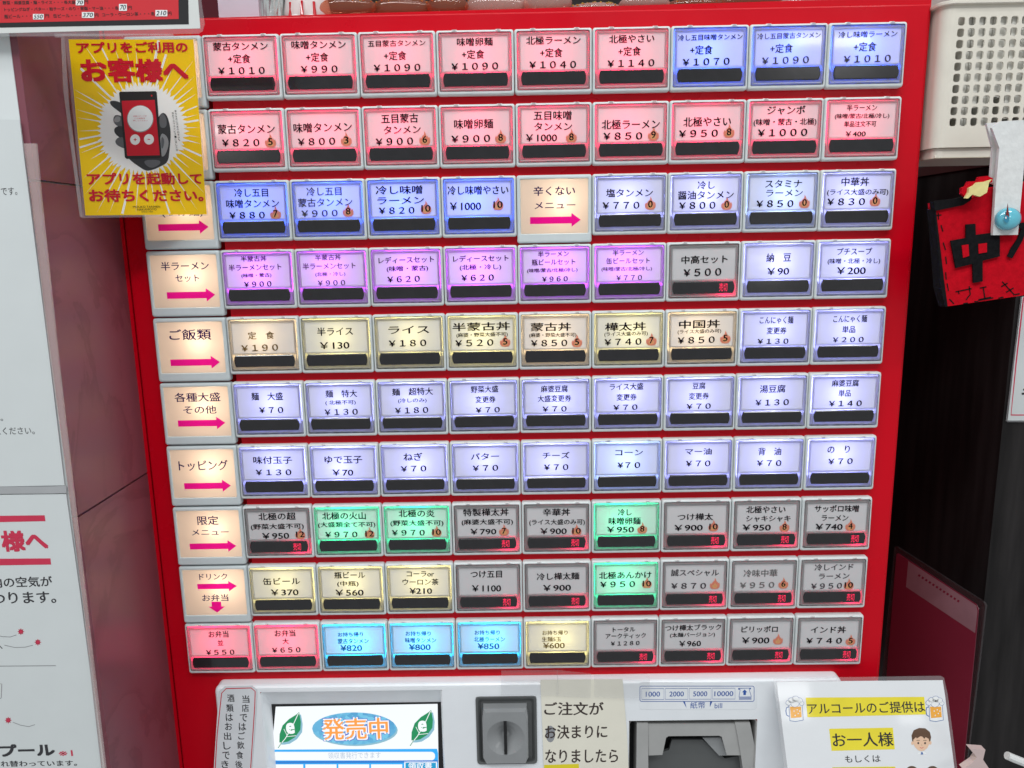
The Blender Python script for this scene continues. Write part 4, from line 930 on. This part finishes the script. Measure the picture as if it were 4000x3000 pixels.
# perforated basket
KY = -0.10; kp = YP(KY); K = (3300, 0, .7233)
def kq(x, y): return kp.hit(3300 + x * .7233, y * .7233)
BK = mat('cream_basket_plastic', (.72, .68, .59), .35, noise=.03, scale=120, coat=.1)
zt, zb = kq(700, 25).z, kq(640, 795).z; xh0 = kq(608, 115).x; step = (kq(980, 118).x - kq(633, 115).x) / 6.05
zh = kq(635, 115).z; zst = (kq(635, 115).z - kq(585, 660).z) / 9
hx0 = kq(634, 115).x
bx = empty('plastic_basket', (XR + 2, KY + 1.5, zb)); tag(bx, 'cream plastic basket with square holes, full of white slips, beside the machine', 'basket')
a = Acc(); xl = XR + .07; R = hx0 - step * .55 - xl - .02; th = .02; NC = 8
def plan(off):
    P_ = [(xl + off, KY + 1.40)]
    for k in range(9):
        t = math.pi - (math.pi / 2) * k / 8; P_.append((xl + R + (R - off) * math.cos(t), KY + R - (R - off) * math.sin(t)))
    P_.append((hx0 - step * .55, KY + off)); return P_
o_, i_ = plan(0), plan(th)
for Pn in (o_, i_):
    a.loft([[Vector((x, y, zb)) for x, y in Pn], [Vector((x, y, zt)) for x, y in Pn]], BK, close=False)
xe = hx0 + step * (NC + .5) - step * .05; zh1 = zh - zst * 9.5; zh0 = zh + zst * .5; xa = hx0 - step * .55
for y in (KY, KY + th):
    for (p, q, r_, s_) in ((xa, xe, zh0, zt), (xa, xe, zb, zh1), (xe, xe + 3, zb, zt)):
        a.add([(p, y, r_), (q, y, r_), (q, y, s_), (p, y, s_)], [(0, 1, 2, 3)], BK)
cw_ = (xe - xa) / (NC + 1)
for i in range(NC + 1):
    for j in range(10):
        cx, cz = xa + cw_ * (i + .5), zh - zst * j
        O_ = rr(cx - cw_ / 2, cx + cw_ / 2, cz - zst / 2, cz + zst / 2, .0001, KY); I_ = rr(cx - cw_ * .335, cx + cw_ * .335, cz - zst * .37, cz + zst * .385, .03, KY)
        I0 = [Vector((v.x, KY + .012, v.z)) for v in rr(cx - cw_ * .315, cx + cw_ * .315, cz - zst * .35, cz + zst * .35, .025, 0)]
        a.loft([O_, I_, I0, [Vector((v.x, KY + th, v.z)) for v in I0]], BK)
a.box(xl + .03, xe + 3, KY + 1.34, KY + 1.39, zb, zt, BK)
a.build('basket_wall', bx)
a = Acc()
for z0, z1, off in ((zt, zt + .05, -.04), (zb - .13, zb, .05)):
    Pn = plan(off) + [(xe + 3, KY + off)]; Pi = plan(th + .01) + [(xe + 3, KY + th + .01)]
    a.loft([[Vector((x, y, z0)) for x, y in Pi], [Vector((x, y, z0)) for x, y in Pn], [Vector((x, y, z0 + .01)) for x, y in plan(off - .01) + [(xe + 3, KY + off - .01)]],
            [Vector((x, y, z1 - .01)) for x, y in plan(off - .01) + [(xe + 3, KY + off - .01)]], [Vector((x, y, z1)) for x, y in Pn], [Vector((x, y, z1)) for x, y in Pi]], BK, close=False)
a.box(xl + .06, xe + 3, KY + .06, KY + 1.40, zb - .12, zb - .1, BK)
a.build('basket_rim', bx)
a = Acc(); SLIP = mat('white_paper_slips', (.84, .83, .78), .6, noise=.1, scale=40); x = xl + .3
while x < xe + 1.0:
    t = random.uniform(.035, .07); y0 = KY + random.uniform(.05, .12); z1 = zt + random.uniform(.2, .45)
    a.box(x, x + t, y0, y0 + 1.2, zb + .35 + random.uniform(-.25, .3), z1, SLIP); x += t + random.uniform(.006, .02)
sl = a.build('paper_slips'); tag(sl, 'tight bundle of white paper slips standing in the basket', 'paper slips', kind='stuff')
# felt pouch, its strap, bead and felt trim
fp = Plane((0, -.62, 0), (0, -1, 0)); d = Draw(fp, *K)
def pk(L): return [(3300 + x * .7233, y * .7233) for x, y in L]
FR = mat('red_felt', (.50, .003, .012), .95, noise=.12, scale=500, bump=.4, spec=.1); FB = mat('black_felt', (.008, .008, .009), .95, noise=.3, scale=500, bump=.4, spec=.1)
FWh = mat('white_felt', (.72, .73, .72), .95, noise=.06, scale=400, bump=.5, spec=.1); FYl = mat('yellow_felt', (.75, .66, .28), .9, noise=.08, scale=400, bump=.4)
po = empty('felt_pouch', fp.hit(3900, 1200)); tag(po, 'red felt pouch with black characters hanging under the basket', 'pouch')
slab(fp, pk([(484, 1095), (640, 1108), (700, 1062), (800, 1010), (1100, 960), (1200, 1560), (760, 1625), (552, 1655), (530, 1580), (500, 1250)]), FR, .16).build('pouch_body', po)
slab(fp, pk([(480, 1085), (600, 1072), (690, 1050), (680, 1082), (640, 1108), (486, 1140)]), FB, .10, .03).build('top_band', po)
slab(fp, pk([(484, 1130), (492, 1128), (512, 1300), (535, 1500), (556, 1655), (546, 1658), (520, 1560), (500, 1300)]), FB, .18, .02).build('side_band', po)
for L in ([(655, 1212), (706, 1208), (708, 1268), (838, 1252), (838, 1385), (745, 1408), (745, 1520), (694, 1528), (692, 1425), (600, 1448), (572, 1300), (655, 1285)],):
    slab(fp, pk(L), FB, .02, .035).build('felt_character', po)
for L in ([(632, 1325), (668, 1320), (672, 1382), (640, 1392)], [(722, 1318), (768, 1312), (768, 1362), (724, 1370)]):
    slab(fp, pk(L), FR, .01, .045).build('felt_inset', po)
slab(fp, pk([(940, 1205), (1100, 1185), (1100, 1225), (985, 1235), (960, 1300), (905, 1395), (880, 1385), (900, 1340), (935, 1290), (955, 1235), (935, 1225)]), FB, .02, .035).build('felt_character', po)
dl = Draw(fp, *K, base=.004)
for L in ([(520, 1215), (530, 1250)], [(532, 1310), (545, 1350)], [(545, 1385), (550, 1425)], [(545, 1470), (548, 1510)], [(553, 1530), (560, 1570)], [(565, 1615), (590, 1640)], [(490, 1165), (522, 1160)],
          [(505, 1150), (507, 1185)], [(640, 1640), (665, 1636)], [(700, 1630), (722, 1626)], [(722, 1622), (802, 1608)], [(830, 1610), (858, 1604)], [(910, 1592), (945, 1586)],
          [(598, 1576), (685, 1558)], [(672, 1545), (678, 1590), (655, 1618)], [(612, 1570), (618, 1588)], [(730, 1556), (765, 1548)], [(748, 1552), (757, 1612)], [(722, 1618), (790, 1604)],
          [(845, 1548), (880, 1528)], [(850, 1520), (912, 1588)], [(872, 1578), (912, 1555)]): dl.line(L, 6, FB, 1)
dl.flush('stitching', po)
st = Acc(); sp = YP(-.70)
for L, f0, f1 in (([(795, 690), (840, 655), (968, 648), (968, 900), (935, 1268), (800, 1270), (815, 1020), (835, 800)], 0, .03),):
    s_ = slab(sp, pk(L), FWh, .05); st = s_
tr = st.build('felt_strap'); tag(tr, 'white felt strap hanging down over the basket front', 'strap')
s_ = slab(YP(-.58), pk([(765, 665), (830, 660), (835, 800), (822, 1005), (785, 985), (800, 800)]), FWh, .04); s_.build('strap_back', tr)
bd = Draw(sp, *K, base=.01); c0 = bd.P(876, 1183); r0 = (bd.P(940, 1183) - c0).length
BDM = mat('blue_glass_bead', (.12, .50, .62), .05, noise=.1, coat=1); a = Acc(); N_ = 28
a.loft([[c0 + Vector((r0 * q * math.cos(2 * math.pi * k / N_) * 1.05, -h, r0 * q * .95 * math.sin(2 * math.pi * k / N_))) for k in range(N_)] for q, h in ((1, 0), (1, .03), (.92, .06), (.7, .085), (.4, .10), (.001, .105))], BDM)
be = a.build('glass_bead', smooth=True); tag(be, 'round blue glass bead pinned to the foot of the white strap', 'bead')
bd.base = .12; bd.poly([(868, 1165), (880, 1095), (888, 1165), (884, 1190), (870, 1190)], mat('dark_red_print', (.18, .02, .02), .3), 1); bd.ell(874, 1183, 14, 20, mat('teal_bead', (.02, .22, .35), .08, coat=1), 2); bd.ell(870, 1176, 4, 6, FOAM, 3)
bd.flush('bead_pattern', be)
ft = empty('felt_flower', YP(-.45).hit(3820, 740)); tag(ft, 'red and yellow felt scrap tucked into the pouch top beside the strap', 'felt flower')
slab(YP(-.76), pk([(655, 1065), (630, 1045), (632, 1015), (655, 1005), (668, 980), (715, 978), (725, 955), (770, 950), (800, 962), (796, 985), (740, 985), (690, 1005), (672, 1045)]), FR, .05).build('red_petals', ft)
slab(YP(-.80), pk([(650, 1070), (668, 1040), (672, 1015), (700, 1000), (715, 985), (760, 980), (795, 968), (780, 985), (768, 1040), (730, 1062), (690, 1050), (665, 1072)]), FYl, .04).build('yellow_middle', ft)
# framed notice at the right edge
rp = Plane((0, 1.32, 0), (0, -1, 0)); Z8 = (3500, 1000, .4822); fn = empty('framed_notice', rp.hit(3980, 1640)); tag(fn, 'white notice with a thin red border at the right edge', 'notice')
def p8(L): return [(3500 + x * .4822, 1000 + y * .4822) for x, y in L]
slab(rp, p8([(1012, 330), (1600, 330), (1600, 1350), (905, 1345), (892, 1335), (950, 850)]), LAM, .01, .0).build('laminate_sheet', fn)
slab(rp, p8([(1022, 330), (1600, 330), (1600, 1338), (905, 1332), (960, 850)]), PAP, .006, .01).build('paper', fn)
d = Draw(rp, *Z8, base=.01); d.line([(1034, 335), (975, 850), (932, 1288), (1600, 1290)], 11, VR, 1)
d.poly([(1018, 1108), (1060, 1105), (1060, 1124), (1020, 1124)], PB, 1); d.poly([(1030, 1075), (1060, 1075), (1060, 1090), (1030, 1090)], PB, 1); d.flush('print', fn)

# maroon laminated card standing out from the right flank
pa = YP(2.5).hit(3490, 2138)
def zplane(px, py, z):
    r_ = ray(px, py); t = (z - CP.z) / r_.z; return CP + r_ * t
pbn = zplane(3846, 2362, pa.z); dirn = (pbn - pa); nrm = dirn.cross(Vector((0, 0, 1)))
mpn = Plane(pa, nrm); side = empty('maroon_card', mpn.hit(3600, 2990)); tag(side, 'dark red laminated card jutting out beside the lower right of the machine', 'laminated card')
CLR = film('dark_clear_acrylic', col=(.75, .72, .73), alpha=.08, body=(.25, .22, .23), rough=.04)
slab(mpn, p3([(985, 225), (1000, 222), (1560, 580), (1575, 605), (1530, 1000), (1440, 1720), (890, 1720), (905, 1050)]), CLR, .03).build('clear_sheet', side)
MC = mat('maroon_card', (.23, .028, .055), .20, noise=.12, scale=12, coat=.8, coatr=.08); MC2 = mat('pinkish_reflection_strip', (.33, .20, .23), .25, noise=.1, coat=.8, coatr=.08)
slab(mpn, p3([(998, 275), (1008, 266), (1515, 598), (1530, 630), (1505, 900), (1425, 1720), (920, 1720), (935, 1050)]), MC, .01, .006).build('card', side)
d = Draw(mpn, *Z3, base=.006); d.poly([(1075, 318), (1516, 606), (1524, 640), (1508, 785), (1060, 485)], MC2, 1)  # paler upper band paints the wall's reflection into the card colour
for k in range(12): d.line([(1140 + k * 23, 408 + k * 15), (1152 + k * 23, 416 + k * 15)], 14, MC, 2)
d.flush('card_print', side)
# scraps in the lower right corner
a = slab(YP(-1.0), p3([(1475, 1535), (1575, 1542), (1560, 1605), (1600, 1665), (1430, 1668), (1500, 1620), (1520, 1590)]), mat('pale_pink_plastic', (.62, .48, .46), .5), .1)
tag(a.build('pink_scrap'), 'crumpled pale pink scrap in the lower right corner', 'scrap')
a = Acc(); q = YP(-.9); a.tube([q.hit(2900 + x * .6027, 2000 + y * .6027) for x, y in ((1715, 1578), (1760, 1598), (1830, 1625), (1950, 1670))], .055, FWh, 10)
tag(a.build('white_rod'), 'white plastic rod end poking in at the lower right corner', 'rod')

# ============================================================ ornaments on top of the machine
OY = 0.6; op = YP(OY); ZO = (750, 0, .678)
def zo(x, y, pl_=op): return pl_.hit(750 + x * .678, y * .678)
zt0 = ZT + .11; zfl = ZT + .02
ob = zo(155, 0, YP(.55)); oc = zo(388, 0, YP(.55))
a = Acc(); m = mat('lavender_white_card', (.62, .58, .66), .45, noise=.03)
a.loft([rr(ob.x, oc.x, zfl, zfl + 1.0, .02, .5), rr(ob.x, oc.x, zfl, zfl + 1.0, .02, 1.4)], m, True, True)
tag(a.build('white_box'), 'lavender white box standing on top of the machine at the left', 'box')
a = Acc(); c = zo(455, 0, YP(.8)); N = 36
def rad(k, z): return .17 + .012 * math.sin(k * 2.1 + z * 9) + .02 * z
a.loft([[Vector((c.x + rad(k, z) * math.cos(2 * math.pi * k / N), .75 + rad(k, z) * math.sin(2 * math.pi * k / N), zfl + z)) for k in range(N)] for z in (0, .15, .3, .5, .8)], mat('silver_foil', (.75, .80, .78), .18, metal=.8, noise=.2, scale=200, bump=.6), True, False)
tag(a.build('silver_cup'), 'silver foil cup next to the white box on the machine', 'cup')
# white beckoning cat figure, only its foot is in the picture: body with paws
a = Acc(); c = zo(655, 0, YP(.8)); W_ = mat('cat_white_glaze', (.78, .76, .74), .15, coat=.6, noise=.02); RG = mat('cat_red_glaze', (.55, .01, .02), .15, coat=.6)
a.loft([[Vector((c.x + r * math.cos(t), .85 + r * .8 * math.sin(t), zfl + z)) for t in [2 * math.pi * k / 24 for k in range(24)]] for z, r in ((0, .20), (.05, .30), (.2, .33), (.45, .28), (.7, .2), (.85, .26), (1.05, .28), (1.25, .2), (1.33, .01))], W_)
cat = a.build('cat_figurine', smooth=True); tag(cat, 'white glazed cat figurine with red stripes on top of the machine', 'figurine')
for sx in (-.17, .0, .15):
    a = Acc(); a.tube([(c.x + sx, .60 + abs(sx) * .35, zfl + .0), (c.x + sx * 1.05, .55 + abs(sx) * .4, zfl + .12), (c.x + sx, .58 + abs(sx) * .35, zfl + .3)], [.02, .024, .018], RG, 8); a.build('red_stripe', cat)
for sx in (-.1, .12):
    a = Acc(); a.tube([(c.x + sx, .75, zfl + .06), (c.x + sx, .56, zfl + .05), (c.x + sx, .50, zfl + .04)], [.09, .08, .03], W_, 10); a.build('paw', cat)
# row of glitter pebbles
AMB = film('amber_glass', col=(.95, .62, .5), alpha=.20, body=(.60, .22, .12), rough=.05); PNK = film('rose_glass', col=(.98, .8, .75), alpha=.32, body=(.80, .52, .45), rough=.05)
GOLD = mat('gold_glitter', (.85, .55, .12), .2, metal=.9, noise=.3, scale=400)
rg = random.Random(5); xpx = 1240; i = 0; bold = None
desc = ['left end', '']
while xpx < 3330:
    wpx = rg.uniform(150, 235); pl_ = YP(.22 + .12 * (i % 2)); l, r = pl_.hit(xpx, 30), pl_.hit(xpx + wpx * 1.12, 30); cx = (l.x + r.x) / 2; rx = (r.x - l.x) / 2
    edge = ZT + .0; h = .10 + .05 * rg.random() if xpx < 2100 else .075 + .03 * rg.random()
    m = (AMB, AMB, AMB, PNK, PNK, PNK)[i] if i < 6 else rg.choice((AMB, PNK)); a = Acc()
    a.loft([[Vector((cx + rx * q * math.cos(t), pl_.p.y + .14 * q * math.sin(t) + .1, edge + .02 + h * (1 + s2))) for t in [2 * math.pi * k / 20 for k in range(20)]]
            for q, s2 in [(max(math.cos(math.radians(e)), .001), math.sin(math.radians(e))) for e in range(-90, 91, 18)]], m)
    p = a.build('glass_pebble', smooth=True)
    tag(p, f"{'amber' if m is AMB else 'rose'} glass pebble with gold glitter, {ORD[i] if i < 10 else 'end one'} from the cat in the row on top", 'glass pebble', 'glass pebbles along the top edge')
    a = Acc()
    for k in range(26):
        t = math.radians(rg.uniform(195, 345)); e = math.radians(rg.uniform(20, 75)); q = math.cos(e)
        g = Vector((cx + rx * q * math.cos(t), pl_.p.y + .1 + .14 * q * math.sin(t), edge + .02 + h * (1 + math.sin(e)))); s = rg.uniform(.008, .018)
        a.add([g + Vector((-s, -.004, 0)), g + Vector((0, -.004, -s)), g + Vector((s, -.004, 0)), g + Vector((0, -.004, s)), g + Vector((0, -.016, 0))], [(0, 1, 4), (1, 2, 4), (2, 3, 4), (3, 0, 4)], GOLD)
    a.build('glitter', p); xpx += wpx; i += 1
